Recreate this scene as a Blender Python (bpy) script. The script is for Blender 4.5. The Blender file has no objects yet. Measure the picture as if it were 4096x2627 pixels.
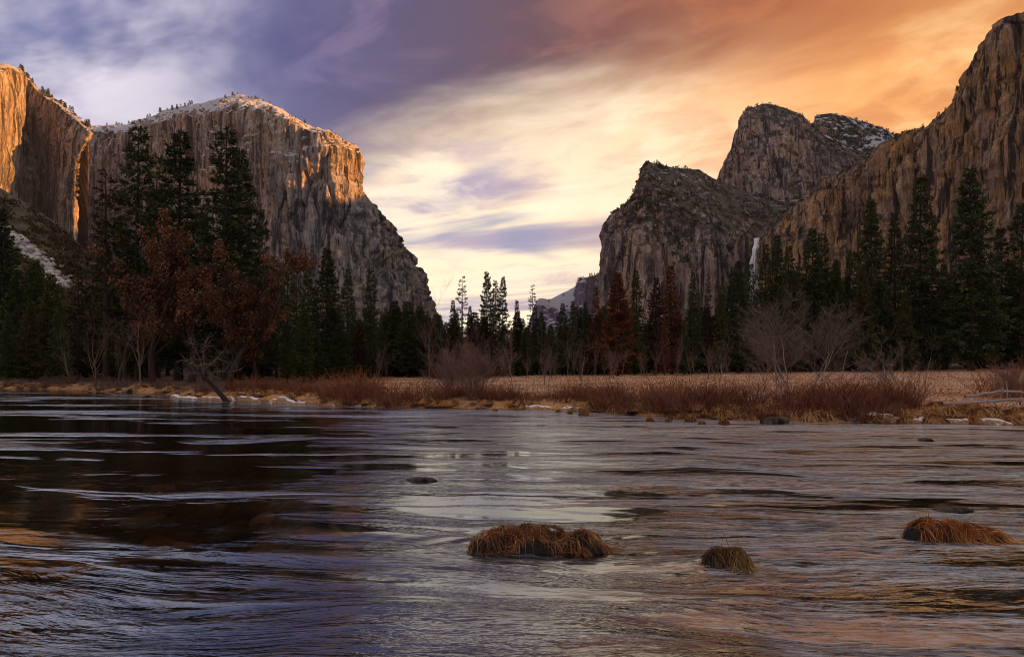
import bpy, math, random
import numpy as np
from mathutils import Vector

# ------------------------------------------------------------------ camera, sky, sun, exposure
scene = bpy.context.scene
COL = scene.collection
F, VH, CH = 700.0, 365.0, 2.5            # focal length and horizon row in 1024-wide pixels, eye height above the river

cam_data = bpy.data.cameras.new("camera")
cam = bpy.data.objects.new("camera", cam_data)
COL.objects.link(cam)
cam_data.sensor_width = 36.0
cam_data.lens = F / 1024 * 36.0
cam_data.shift_y = (VH - 328.0) / 1024
cam_data.clip_start = 0.1
cam_data.clip_end = 40000
cam.location = (0, 0, CH)
cam.rotation_euler = (math.radians(90), 0, 0)
scene.camera = cam

SUN_AZ = math.radians(92)               # to the right of the view direction
SUN_EL = math.radians(12.5)
sdir = Vector((math.sin(SUN_AZ) * math.cos(SUN_EL), math.cos(SUN_AZ) * math.cos(SUN_EL), math.sin(SUN_EL)))
sun_data = bpy.data.lights.new("sun", 'SUN')
sun_data.energy = 5.0
sun_data.angle = math.radians(0.6)
sun_data.color = (1.0, 0.385, 0.065)
sun = bpy.data.objects.new("sun", sun_data)
COL.objects.link(sun)
sun.rotation_euler = (-sdir).to_track_quat('-Z', 'Y').to_euler()

scene.view_settings.view_transform = 'Standard'
scene.view_settings.look = 'None'
scene.view_settings.exposure = 1.1
scene.view_settings.gamma = 1.0
scene.render.engine = 'CYCLES'
scene.cycles.use_denoising = True
scene.cycles.pixel_filter_type = 'BLACKMAN_HARRIS'
scene.cycles.filter_width = 1.05
scene.cycles.max_bounces = 6
scene.cycles.diffuse_bounces = 2
scene.cycles.glossy_bounces = 3
scene.cycles.transparent_max_bounces = 10


class NT:
    """small helper for node trees"""
    def __init__(self, tree):
        self.t = tree
        self.n = tree.nodes
        self.l = tree.links

    def _in(self, sock, val):
        if val is None:
            return
        if isinstance(val, bpy.types.NodeSocket):
            self.l.new(val, sock)
        else:
            if isinstance(val, (tuple, list)) and len(val) == 3 and sock.type == 'RGBA':
                val = (*val, 1.0)
            sock.default_value = val

    def node(self, kind, **kw):
        n = self.n.new(kind)
        for k, v in kw.items():
            setattr(n, k, v)
        return n

    def math(self, op, a, b=None, c=None, clamp=False):
        n = self.node('ShaderNodeMath', operation=op)
        n.use_clamp = clamp
        self._in(n.inputs[0], a)
        self._in(n.inputs[1], b)
        self._in(n.inputs[2], c)
        return n.outputs[0]

    def vmath(self, op, a, b=None):
        n = self.node('ShaderNodeVectorMath', operation=op)
        self._in(n.inputs[0], a)
        self._in(n.inputs[1], b)
        return n.outputs['Value'] if op in ('LENGTH', 'DOT_PRODUCT') else n.outputs[0]

    def comb(self, x, y, z):
        n = self.node('ShaderNodeCombineXYZ')
        for s, v in zip(n.inputs, (x, y, z)):
            self._in(s, v)
        return n.outputs[0]

    def sep(self, v):
        n = self.node('ShaderNodeSeparateXYZ')
        self._in(n.inputs[0], v)
        return n.outputs

    def noise(self, vec, scale=1.0, detail=4.0, rough=0.55, dist=0.0, dims='3D'):
        n = self.node('ShaderNodeTexNoise', noise_dimensions=dims)
        self._in(n.inputs['Vector'], vec)
        n.inputs['Scale'].default_value = scale
        n.inputs['Detail'].default_value = detail
        n.inputs['Roughness'].default_value = rough
        n.inputs['Distortion'].default_value = dist
        return n.outputs['Fac']

    def voronoi(self, vec, scale=1.0, feature='F1'):
        n = self.node('ShaderNodeTexVoronoi', feature=feature)
        self._in(n.inputs['Vector'], vec)
        n.inputs['Scale'].default_value = scale
        return n.outputs['Distance']

    def mix(self, fac, a, b, mode='MIX'):
        n = self.node('ShaderNodeMix', data_type='RGBA', blend_type=mode)
        self._in(n.inputs[0], fac)
        self._in(n.inputs[6], a)
        self._in(n.inputs[7], b)
        return n.outputs[2]

    def mixf(self, fac, a, b):
        n = self.node('ShaderNodeMix', data_type='FLOAT')
        self._in(n.inputs[0], fac)
        self._in(n.inputs[2], a)
        self._in(n.inputs[3], b)
        return n.outputs[0]

    def step(self, val, lo, hi, a=0.0, b=1.0):
        n = self.node('ShaderNodeMapRange', interpolation_type='SMOOTHSTEP')
        self._in(n.inputs[0], val)
        for i, x in enumerate((lo, hi, a, b)):
            self._in(n.inputs[i + 1], x)
        return n.outputs[0]

    def ramp(self, fac, stops):
        n = self.node('ShaderNodeValToRGB')
        self._in(n.inputs[0], fac)
        el = n.color_ramp.elements
        while len(el) < len(stops):
            el.new(0.5)
        for e, (p, c) in zip(el, stops):
            e.position = p
            e.color = (*c, 1.0) if len(c) == 3 else c
        return n.outputs[0]


def S(r, g, b):
    """sRGB 0-255 to linear"""
    return tuple(((c / 255) / 12.92 if c / 255 < 0.04045 else ((c / 255 + 0.055) / 1.055) ** 2.4) for c in (r, g, b))


# ------------------------------------------------------------------ world: clear sky with a broken sheet of dawn cloud
world = bpy.data.worlds.new("World")
scene.world = world
world.use_nodes = True
w = NT(world.node_tree)
w.n.clear()
sky = w.node('ShaderNodeTexSky', sky_type='NISHITA')
sky.sun_disc = False
sky.sun_elevation = SUN_EL
sky.sun_rotation = SUN_AZ
clear = w.mix(1.0, sky.outputs[0], (0.10, 0.10, 0.10), 'MULTIPLY')
tc = w.node('ShaderNodeTexCoord')
D = tc.outputs['Generated']
dx, dy, dz = w.sep(D)
zc = w.math('MAXIMUM', dz, 0.0)
zz = w.math('ADD', zc, 0.11)
px = w.math('DIVIDE', dx, zz)
py = w.math('DIVIDE', dy, zz)
hor = w.math('SQRT', w.math('ADD', w.math('MULTIPLY', dx, dx), w.math('MULTIPLY', dy, dy)))
ax = w.math('DIVIDE', dx, w.math('MAXIMUM', hor, 0.001))           # sine of the azimuth, + to the sunny side
along = w.math('ADD', w.math('MULTIPLY', px, 0.86), w.math('MULTIPLY', py, -0.51))    # along the cloud bands
across = w.math('ADD', w.math('MULTIPLY', px, 0.51), w.math('MULTIPLY', py, 0.86))    # across the cloud bands
bandv = w.comb(w.math('MULTIPLY', along, 0.34), across, 0.0)
n_big = w.noise(w.comb(w.math('MULTIPLY', along, 0.5), across, 3.0), 0.55, 5, 0.55, 0.4)
n_band = w.noise(bandv, 1.35, 6, 0.55, 0.6)
n_puff = w.noise(w.comb(w.math('MULTIPLY', along, 0.8), across, 7.0), 2.0, 6, 0.58, 0.5)
n_fine = w.noise(w.comb(w.math('MULTIPLY', along, 0.75), across, 17.0), 4.2, 7, 0.62, 0.8)
n_mid = w.noise(w.comb(w.math('MULTIPLY', along, 0.6), across, 11.0), 0.9, 5, 0.5, 0.6)

# far bright deck, cream low and ahead, orange to the sunny side
lowness = w.step(dz, 0.03, 0.36, 1.0, 0.0)
bright = w.mix(w.step(ax, 0.0, 0.48), S(250, 224, 190), S(244, 174, 106))
bright = w.mix(w.math('MULTIPLY', w.step(ax, -0.80, -0.25, 1.0, 0.0), 0.8), bright, S(190, 178, 204))
bright = w.mix(w.math('MULTIPLY', lowness, w.step(ax, 0.60, 0.20)), bright, S(255, 238, 204))
# soft grey-lilac undersides in long bands
shade_c = w.mix(w.step(ax, -0.1, 0.42), S(150, 144, 178), S(204, 128, 78))
shade_m = w.math('MULTIPLY', w.step(n_band, 0.47, 0.64), w.step(ax, 0.6, 0.1, 0.62, 0.85))
bright = w.mix(shade_m, bright, shade_c)
soft = w.math('MULTIPLY', w.step(n_fine, 0.46, 0.68), w.step(ax, 0.1, 0.45, 0.30, 0.46))
bright = w.mix(soft, bright, w.mix(w.step(ax, -0.05, 0.4), S(196, 178, 182), S(190, 116, 70)))
glow = w.math('MULTIPLY', w.step(n_puff, 0.47, 0.64), 0.75)
bright = w.mix(glow, bright, w.mix(w.step(ax, 0.05, 0.5), S(255, 237, 208), S(255, 206, 142)))

# near dark bank overhead
dark = w.ramp(w.math('MULTIPLY_ADD', ax, 0.5, 0.5), [(0.0, S(150, 142, 178)), (0.20, S(124, 136, 182)), (0.33, S(94, 102, 154)), (0.43, S(78, 72, 112)),
                                                  (0.52, S(92, 66, 82)), (0.60, S(142, 84, 72)), (0.70, S(186, 106, 68)), (0.80, S(210, 134, 80)), (1.0, S(208, 140, 96))])
dark = w.mix(1.0, dark, (0.70, 0.70, 0.72), 'MULTIPLY')
lil = w.math('MULTIPLY', w.step(w.math('ADD', n_mid, w.math('MULTIPLY', n_puff, 0.45)), 0.62, 0.80), w.step(ax, -0.28, -0.52, 0.06, 0.95))
dark = w.mix(lil, dark, w.mix(w.step(ax, -0.2, 0.4), S(214, 208, 220), S(240, 170, 110)))
dark = w.mix(w.math('MULTIPLY', w.step(n_big, 0.48, 0.66), w.step(ax, -0.6, -0.2, 0.75, 0.35)), dark, w.mix(w.step(ax, -0.5, 0.3), S(66, 78, 122), S(96, 58, 54)))
dark = w.mix(w.math('MULTIPLY', w.step(n_fine, 0.48, 0.70), 0.22), dark, w.mix(w.step(ax, -0.4, 0.3), S(150, 140, 184), S(226, 140, 88)))

edge = w.math('ADD', across, w.math('MULTIPLY_ADD', n_big, 1.0, -0.5))
edge = w.math('ADD', edge, w.math('MULTIPLY_ADD', n_puff, 0.6, -0.3))
edge = w.math('ADD', edge, w.math('MULTIPLY', w.step(ax, -0.2, -0.6), -0.6))
bank = w.step(edge, 1.50, 2.12, 1.0, 0.0)
# overhead and behind the viewer, away from the dawn, the unseen sheet is set pale grey to brighten the cliffs
back = w.step(w.math('SUBTRACT', dy, w.math('MULTIPLY', dz, 0.35)), 0.45, -0.15)
dark = w.mix(back, dark, w.mix(w.step(n_mid, 0.38, 0.62), S(146, 143, 154), S(204, 195, 188)))
cloud = w.mix(bank, bright, dark)
gap = w.math('MULTIPLY', w.step(n_mid, 0.40, 0.30), w.step(ax, 0.30, -0.1, 0.05, 0.75))
skycol = w.mix(gap, cloud, w.mix(0.5, clear, S(112, 130, 196)))
skycol = w.mix(w.step(dz, 0.0, -0.08), skycol, S(60, 48, 44))
bg = w.node('ShaderNodeBackground')
w._in(bg.inputs[0], skycol)
bg.inputs[1].default_value = 0.60
wo = w.node('ShaderNodeOutputWorld')
w.l.new(bg.outputs[0], wo.inputs[0])
try:
    world.cycles.sampling_method = 'MANUAL'
    world.cycles.sample_map_resolution = 512
except Exception:
    pass

# ------------------------------------------------------------------ helpers
def at(u, v, d):
    """the world point seen at pixel (u, v) of a 1024 wide frame, d metres ahead"""
    return np.array([(u - 512.0) / F * d, d, CH + (VH - v) / F * d])


def tag(o, label=None, cat=None, group=None, kind=None):
    if label:
        o["label"] = label
    if cat:
        o["category"] = cat
    if group:
        o["group"] = group
    if kind:
        o["kind"] = kind
    return o


def _hash(ix, iy, iz, seed):
    h = (ix.astype(np.int64) * 374761393 + iy.astype(np.int64) * 668265263 + iz.astype(np.int64) * 2147483647 + seed * 144665) & 0xFFFFFFFF
    h = ((h ^ (h >> 13)) * 1274126177) & 0xFFFFFFFF
    h = (h ^ (h >> 16)) & 0xFFFFFFFF
    h = (h * 2246822519) & 0xFFFFFFFF
    h = h ^ (h >> 15)
    return (h & 0xFFFF) / 32767.5 - 1.0


def vnoise(x, y, z, seed=0):
    x, y, z = np.broadcast_arrays(np.asarray(x, float), np.asarray(y, float), np.asarray(z, float))
    ix, iy, iz = np.floor(x), np.floor(y), np.floor(z)
    fx, fy, fz = x - ix, y - iy, z - iz
    sx, sy, sz = fx * fx * (3 - 2 * fx), fy * fy * (3 - 2 * fy), fz * fz * (3 - 2 * fz)
    out = 0
    for a in (0, 1):
        wx = sx if a else 1 - sx
        for b in (0, 1):
            wy = sy if b else 1 - sy
            for c in (0, 1):
                wz = sz if c else 1 - sz
                out = out + wx * wy * wz * _hash(ix + a, iy + b, iz + c, seed)
    return out


def fbm(x, y, z, octaves=4, seed=0, gain=0.5, lac=2.03):
    s, amp, f = 0, 1.0, 1.0
    for o in range(octaves):
        s = s + amp * vnoise(x * f + 17.3 * o, y * f + 5.1 * o, z * f - 9.7 * o, seed + o)
        amp *= gain
        f *= lac
    return s


def ridged(x, y, z, octaves=3, seed=0, gain=0.5):
    s, amp, f = 0, 1.0, 1.0
    for o in range(octaves):
        s = s + amp * (1 - 2 * np.abs(vnoise(x * f + 3.3 * o, y * f + 8.1 * o, z * f - 2.7 * o, seed + o)))
        amp *= gain
        f *= 2.07
    return s


def sstep(a, b, x):
    t = np.clip((x - a) / (b - a), 0, 1)
    return t * t * (3 - 2 * t)


def make_mesh(name, verts, faces, mats=(), smooth=False, tone=None, mat_index=None):
    """verts (n,3), faces (m,k) arrays (or a list of such arrays of different k)"""
    me = bpy.data.meshes.new(name)
    verts = np.asarray(verts, np.float32)
    if not isinstance(faces, list):
        faces = [faces]
    faces = [np.asarray(f, np.int32) for f in faces if len(f)]
    nloop = sum(f.size for f in faces)
    npoly = sum(len(f) for f in faces)
    me.vertices.add(len(verts))
    me.vertices.foreach_set("co", verts.ravel())
    me.loops.add(nloop)
    me.loops.foreach_set("vertex_index", np.concatenate([f.ravel() for f in faces]))
    me.polygons.add(npoly)
    tot = np.concatenate([np.full(len(f), f.shape[1], np.int32) for f in faces])
    start = np.concatenate([[0], np.cumsum(tot)[:-1]]).astype(np.int32)
    me.polygons.foreach_set("loop_start", start)
    me.polygons.foreach_set("loop_total", tot)
    if smooth:
        me.polygons.foreach_set("use_smooth", np.ones(npoly, bool))
    if mat_index is not None:
        me.polygons.foreach_set("material_index", np.asarray(mat_index, np.int32))
    for m in mats:
        me.materials.append(m)
    if tone is not None:
        a = me.attributes.new("tone", 'FLOAT', 'POINT')
        a.data.foreach_set("value", np.asarray(tone, np.float32))
    me.update(calc_edges=True)
    return me


def link(name, mesh, parent=None, loc=(0, 0, 0), rot=(0, 0, 0), scale=(1, 1, 1)):
    o = bpy.data.objects.new(name, mesh)
    COL.objects.link(o)
    o.parent = parent
    o.location = loc
    o.rotation_euler = rot
    o.scale = scale
    return o


def thing(name, label, cat, parts, loc=(0, 0, 0), rot=(0, 0, 0), scale=(1, 1, 1), group=None):
    """an Empty at the thing's base with one mesh child for each (part name, mesh)"""
    r = link(name, None, None, loc, rot, scale)
    r.empty_display_size = 0.2
    tag(r, label, cat, group)
    for pn, me in parts:
        o = link(pn, me, r)
        if pn in ("stems", "twigs", "grass_blades", "branch_stubs"):      # too fine to pick apart one by one
            o["kind"] = "stuff"
    return r


class Build:
    """collects tubes, cards and blobs for one mesh"""
    def __init__(self, seed=0):
        self.v, self.f, self.t, self.n = [], {}, [], 0
        self.r = random.Random(seed)
        self.g = np.random.default_rng(seed)

    def add(self, verts, faces, tone=0.5):
        verts = np.asarray(verts, float)
        faces = np.asarray(faces, np.int64)
        self.v.append(verts)
        self.t.append(np.full(len(verts), tone) if np.isscalar(tone) else np.asarray(tone))
        self.f.setdefault(faces.shape[1], []).append(faces + self.n)
        self.n += len(verts)

    def tube(self, pts, rad, sides=4, tone=0.5):
        pts = np.asarray(pts, float)
        k = len(pts)
        rad = np.broadcast_to(np.asarray(rad, float), (k,))
        tang = np.gradient(pts, axis=0)
        tang /= np.linalg.norm(tang, axis=1)[:, None] + 1e-9
        ref = np.array([0.0, 0, 1]) if abs(tang[0, 2]) < 0.9 else np.array([1.0, 0, 0])
        a = np.cross(tang, ref)
        a /= np.linalg.norm(a, axis=1)[:, None] + 1e-9
        b = np.cross(tang, a)
        th = np.arange(sides) / sides * 2 * math.pi
        ring = a[:, None, :] * np.cos(th)[None, :, None] + b[:, None, :] * np.sin(th)[None, :, None]
        v = pts[:, None, :] + ring * rad[:, None, None]
        i = np.arange(k - 1)[:, None] * sides
        j = np.arange(sides)[None, :]
        j2 = (j + 1) % sides
        f = np.stack([i + j, i + j2, i + sides + j2, i + sides + j], -1).reshape(-1, 4)
        self.add(v.reshape(-1, 3), f, tone)

    def cards(self, c, axis, side, length, width, tone):
        """leaf-like diamonds: centre-base c, axis direction, side direction"""
        n = len(c)
        axis = axis / (np.linalg.norm(axis, axis=1)[:, None] + 1e-9)
        side = side - axis * np.sum(side * axis, 1)[:, None]
        side = side / (np.linalg.norm(side, axis=1)[:, None] + 1e-9)
        L = np.broadcast_to(np.asarray(length, float), (n,))[:, None]
        W = np.broadcast_to(np.asarray(width, float), (n,))[:, None]
        p = np.stack([c, c + axis * L * 0.45 + side * W * 0.5, c + axis * L, c + axis * L * 0.45 - side * W * 0.5], 1)
        f = np.arange(n * 4).reshape(n, 4)
        self.add(p.reshape(-1, 3), f, np.repeat(np.broadcast_to(np.asarray(tone, float), (n,)), 4))

    def mesh(self, name, mats, smooth=False):
        return make_mesh(name, np.concatenate(self.v), [np.concatenate(x) for x in self.f.values()], mats, smooth, np.concatenate(self.t))


def catmull(ctrl, n_out, t=None):
    """Catmull-Rom along axis 0, spacing the samples by mean arc length"""
    c = np.asarray(ctrl, float)
    k = len(c)
    seg = np.linalg.norm(np.diff(c[..., :3], axis=0), axis=-1)
    while seg.ndim > 1:
        seg = seg.mean(axis=-1)
    seg = np.maximum(seg, 1e-6) ** 0.85
    cum = np.concatenate([[0], np.cumsum(seg)])
    u = np.interp(np.linspace(0, cum[-1], n_out), cum, np.arange(k))
    i = np.clip(np.floor(u).astype(int), 0, k - 2)
    f = (u - i).reshape((-1,) + (1,) * (c.ndim - 1))
    p0, p1, p2, p3 = c[np.clip(i - 1, 0, k - 1)], c[i], c[i + 1], c[np.clip(i + 2, 0, k - 1)]
    m1, m2 = (p2 - p0) * 0.3, (p3 - p1) * 0.3
    h00, h10, h01, h11 = 2 * f**3 - 3 * f**2 + 1, f**3 - 2 * f**2 + f, -2 * f**3 + 3 * f**2, f**3 - f**2
    return h00 * p1 + h10 * m1 + h01 * p2 + h11 * m2


def grid_faces(r, c):
    i = np.arange(r - 1)[:, None] * c
    j = np.arange(c - 1)[None, :]
    return np.stack([i + j, i + j + 1, i + c + j + 1, i + c + j], -1).reshape(-1, 4)


def grid_normals(P):
    du = np.gradient(P, axis=1)
    dv = np.gradient(P, axis=0)
    n = np.cross(du, dv)
    return n / (np.linalg.norm(n, axis=-1)[..., None] + 1e-9)


def new_mat(name):
    m = bpy.data.materials.new(name)
    m.use_nodes = True
    t = NT(m.node_tree)
    bs = t.n['Principled BSDF']
    return m, t, bs


def rock_material(name, base, dark, warm, snow=0.0, snow_lo=0.30, scrub=0.0, streak=1.0, scale=1.0, snow_z=(0.0, 1.0), scrubcol=(0.028, 0.03, 0.014)):
    m, t, bs = new_mat(name)
    tcn = t.node('ShaderNodeTexCoord')
    P = tcn.outputs['Object']
    x, y, z = t.sep(P)
    s = scale
    vs = t.comb(t.math('MULTIPLY', x, 0.020 * s), t.math('MULTIPLY', y, 0.020 * s), t.math('MULTIPLY', z, 0.0022 * s))
    n1 = t.noise(vs, 1.0, 7, 0.62, 0.6)
    vs2 = t.comb(t.math('MULTIPLY', x, 0.075 * s), t.math('MULTIPLY', y, 0.075 * s), t.math('MULTIPLY', z, 0.010 * s))
    n2 = t.noise(vs2, 1.0, 6, 0.65, 0.4)
    n3 = t.noise(P, 0.0065 * s, 5, 0.6, 0.8)
    n4 = t.noise(P, 0.07 * s, 5, 0.7)
    c = t.mix(t.step(n3, 0.36, 0.66), base, warm)
    c = t.mix(t.math('MULTIPLY', t.step(n1, 0.47, 0.64), 0.85 * streak), c, dark)
    c = t.mix(t.math('MULTIPLY', t.step(n2, 0.52, 0.66), 0.65 * streak), c, tuple(k * 0.55 for k in dark))
    vs3 = t.comb(t.math('MULTIPLY', x, 0.055 * s), t.math('MULTIPLY', y, 0.055 * s), t.math('MULTIPLY', z, 0.0028 * s))
    n6 = t.noise(vs3, 1.0, 5, 0.6, 0.35)
    c = t.mix(t.math('MULTIPLY', t.step(n6, 0.53, 0.58), 0.92 * streak), c, tuple(k * 0.5 for k in dark))
    c = t.mix(t.math('MULTIPLY', t.step(n6, 0.44, 0.39), 0.55 * streak), c, tuple(min(0.72, k * 1.6) for k in base))
    lite = tuple(min(0.7, k * 1.55) for k in base)
    c = t.mix(t.math('MULTIPLY', t.step(n2, 0.44, 0.33), 0.5), c, lite)
    c = t.mix(t.math('MULTIPLY', t.step(n4, 0.55, 0.72), 0.5), c, tuple(k * 0.6 for k in dark))
    vf = t.comb(t.math('MULTIPLY', x, 0.16 * s), t.math('MULTIPLY', y, 0.16 * s), t.math('MULTIPLY', z, 0.045 * s))
    n5 = t.noise(vf, 1.0, 6, 0.72, 0.9)
    gain = t.step(n5, 0.32, 0.70, 0.62, 1.5)
    c = t.mix(1.0, c, t.comb(gain, gain, gain), 'MULTIPLY')
    geo = t.node('ShaderNodeNewGeometry')
    nz = t.sep(geo.outputs['Normal'])[2]
    if scrub > 0:
        sn = t.noise(P, 0.028 * s, 5, 0.7)
        sm = t.math('MULTIPLY', t.step(t.math('ADD', nz, t.math('MULTIPLY_ADD', sn, 0.9, -0.45)), 0.40, 0.52), scrub)
        c = t.mix(sm, c, t.mix(t.step(sn, 0.4, 0.7), scrubcol, tuple(k * 2.2 for k in scrubcol)))
    if snow > 0:
        sn = t.noise(P, 0.022 * s, 6, 0.72, 0.5)
        sz = t.step(z, snow_z[0], snow_z[1])
        val = t.math('ADD', nz, t.math('MULTIPLY_ADD', sn, 1.3, -0.65))
        sm = t.math('MULTIPLY', t.math('MULTIPLY', t.step(val, snow_lo, snow_lo + 0.10), sz), snow)
        c = t.mix(sm, c, (0.70, 0.72, 0.80))
    t._in(bs.inputs['Base Color'], c)
    bs.inputs['Roughness'].default_value = 0.9
    bs.inputs['Specular IOR Level'].default_value = 0.15
    bmp = t.node('ShaderNodeBump')
    bmp.inputs['Strength'].default_value = 0.9
    bmp.inputs['Distance'].default_value = 14.0 / s
    hh = t.math('ADD', t.math('MULTIPLY', n4, 0.8), t.math('ADD', t.math('MULTIPLY', n2, 1.4), t.math('MULTIPLY', n5, 1.0)))
    t._in(bmp.inputs['Height'], hh)
    t.l.new(bmp.outputs[0], bs.inputs['Normal'])
    return m


def simple_mat(name, stops, rough=0.85, spec=0.2, trans=0.0, scale=3.0, by_object=0.0):
    """a colour that varies with the 'tone' attribute (stops), a little noise and from object to object"""
    m, t, bs = new_mat(name)
    a = t.node('ShaderNodeAttribute', attribute_name="tone")
    oi = t.node('ShaderNodeObjectInfo')
    P = t.node('ShaderNodeTexCoord').outputs['Object']
    f = t.math('ADD', a.outputs['Fac'], t.math('MULTIPLY_ADD', t.noise(P, scale, 3), 0.5, -0.25))
    if by_object:
        f = t.math('ADD', f, t.math('MULTIPLY_ADD', oi.outputs['Random'], by_object, -by_object / 2))
    c = t.ramp(f, stops)
    t._in(bs.inputs['Base Color'], c)
    bs.inputs['Roughness'].default_value = rough
    bs.inputs['Specular IOR Level'].default_value = spec
    if trans:
        tr = t.node('ShaderNodeBsdfTranslucent')
        t._in(tr.inputs[0], c)
        mx = t.node('ShaderNodeMixShader')
        mx.inputs[0].default_value = trans
        t.l.new(bs.outputs[0], mx.inputs[1])
        t.l.new(tr.outputs[0], mx.inputs[2])
        t.l.new(mx.outputs[0], t.n['Material Output'].inputs[0])
    return m

# ------------------------------------------------------------------ ground, river, banks
BANK = np.array([(-400, 180), (-200, 135), (-110, 104), (-75, 88), (-60, 80), (-53, 74.5), (-48, 74), (-39.5, 67), (-32, 62), (-24.4, 54.7), (-18, 50), (-13.8, 46.5),
                 (-11, 43), (-7, 41.5), (-1.8, 40), (2.7, 39), (5.2, 38), (6.6, 34), (11.3, 31.8), (15.5, 31.2), (21.7, 29.7), (60, 20), (140, -10), (400, -120)], float)


def bank_y(x):
    return np.interp(x, BANK[:, 0], BANK[:, 1])


def ground_z(x, y, rough=True):
    x, y = np.broadcast_arrays(np.asarray(x, float), np.asarray(y, float))
    wob = 0.35 * vnoise(x * 0.35, y * 0.35, 0.0, 5) if rough else 0
    s = y - bank_y(x) + wob
    zm = 0.72 + 0.0135 * np.clip(x + 12, 0, 110) * sstep(36, 95, y) + 0.002 * np.clip(y - 120, 0, 900) * 0
    land = 0.42 * sstep(-0.2, 1.6, s) + (zm - 0.42) * sstep(1.0, 12, s)
    if rough:
        land = land + 0.10 * fbm(x * 0.25, y * 0.25, 1.0, 3, 11) * sstep(0.5, 5, s)
    bed = -0.55 * sstep(0.3, -5.0, s)
    bed = bed + np.where(y < 16, 0.16 * sstep(16, 5, y) * sstep(6, -10, x), 0)
    if rough:
        bed = bed + 0.08 * fbm(x * 0.7, y * 0.7, 4.0, 3, 21) * sstep(0.0, -3, s)
    z = np.where(s > 0.0, np.maximum(land, 0), 0) + np.where(s <= 0.3, bed, 0) - 0.02
    near = sstep(4.2, 1.5, y + 0.3 * x * 0.0)
    return z * (1 - near) + near * 0.9


gx = np.unique(np.concatenate([np.linspace(-70, 45, 240), -70 - np.geomspace(1, 5200, 46), 45 + np.geomspace(1, 5200, 46)]))
gy = np.unique(np.concatenate([-np.geomspace(1, 2500, 22), np.linspace(0, 28, 60), np.linspace(28, 60, 150), 60 + np.geomspace(0.5, 9500, 110)]))
GX, GY = np.meshgrid(gx, gy)
GZ = ground_z(GX, GY)
gm, t, bs = new_mat("meadow_ground")
P = t.node('ShaderNodeTexCoord').outputs['Object']
nA = t.noise(P, 0.9, 6, 0.65)
nB = t.noise(P, 0.16, 4, 0.6)
nC = t.noise(P, 6.0, 4, 0.7)
x, y, z = t.sep(P)
c = t.mix(t.step(nC, 0.35, 0.7), (0.42, 0.19, 0.07), (0.74, 0.40, 0.18))
c = t.mix(t.math('MULTIPLY', t.step(nA, 0.5, 0.62), 0.7), c, (0.16, 0.08, 0.04))
frost = t.math('MULTIPLY', t.step(t.math('ADD', t.math('MULTIPLY', nA, 0.6), t.math('MULTIPLY', nC, 0.4)), 0.44, 0.54), t.step(nB, 0.34, 0.54))
frost = t.math('MULTIPLY', frost, t.step(z, 0.25, 0.6))
c = t.mix(t.math('MULTIPLY', frost, 0.48), c, (0.80, 0.70, 0.64))
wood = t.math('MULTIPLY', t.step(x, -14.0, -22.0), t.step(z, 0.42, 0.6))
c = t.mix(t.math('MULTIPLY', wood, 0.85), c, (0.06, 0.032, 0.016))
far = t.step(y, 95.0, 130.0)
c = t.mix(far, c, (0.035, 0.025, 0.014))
bedc = t.mix(t.step(nC, 0.4, 0.65), (0.07, 0.045, 0.025), (0.20, 0.12, 0.06))
c = t.mix(t.step(z, 0.10, -0.06), c, bedc)
t._in(bs.inputs['Base Color'], c)
bs.inputs['Roughness'].default_value = 0.95
bs.inputs['Specular IOR Level'].default_value = 0.1
bmp = t.node('ShaderNodeBump')
bmp.inputs['Strength'].default_value = 1.0
bmp.inputs['Distance'].default_value = 0.12
t._in(bmp.inputs['Height'], t.math('ADD', nC, nA))
t.l.new(bmp.outputs[0], bs.inputs['Normal'])
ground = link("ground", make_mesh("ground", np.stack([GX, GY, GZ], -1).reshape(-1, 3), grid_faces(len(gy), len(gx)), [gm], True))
tag(ground, "flat valley floor of straw meadow and dark woodland soil", kind="structure")

# river surface: a sheet with real waves, finer near the viewer
wy = np.geomspace(2.2, 150, 620)
ws = np.linspace(-1, 1, 420)
WY = np.repeat(wy[:, None], len(ws), 1)
WX = ws[None, :] * (WY + 9) * 1.02


def wave_mask(x, y):
    """where the current breaks into riffles (0 calm, 1 lively)"""
    m = fbm(x * 0.045 + 3.1, y * 0.16, 2.0, 3, 77) * 0.5 + 0.5
    side = sstep(-6, 4, x + 0.10 * (y - 12))
    near = sstep(10.5, 8.0, y) * 0.6
    return np.clip(np.maximum(side * 0.85, near) + 0.75 * sstep(0.53, 0.72, m) - 0.25 * sstep(0.4, 0.2, m), 0.06, 1)


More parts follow.
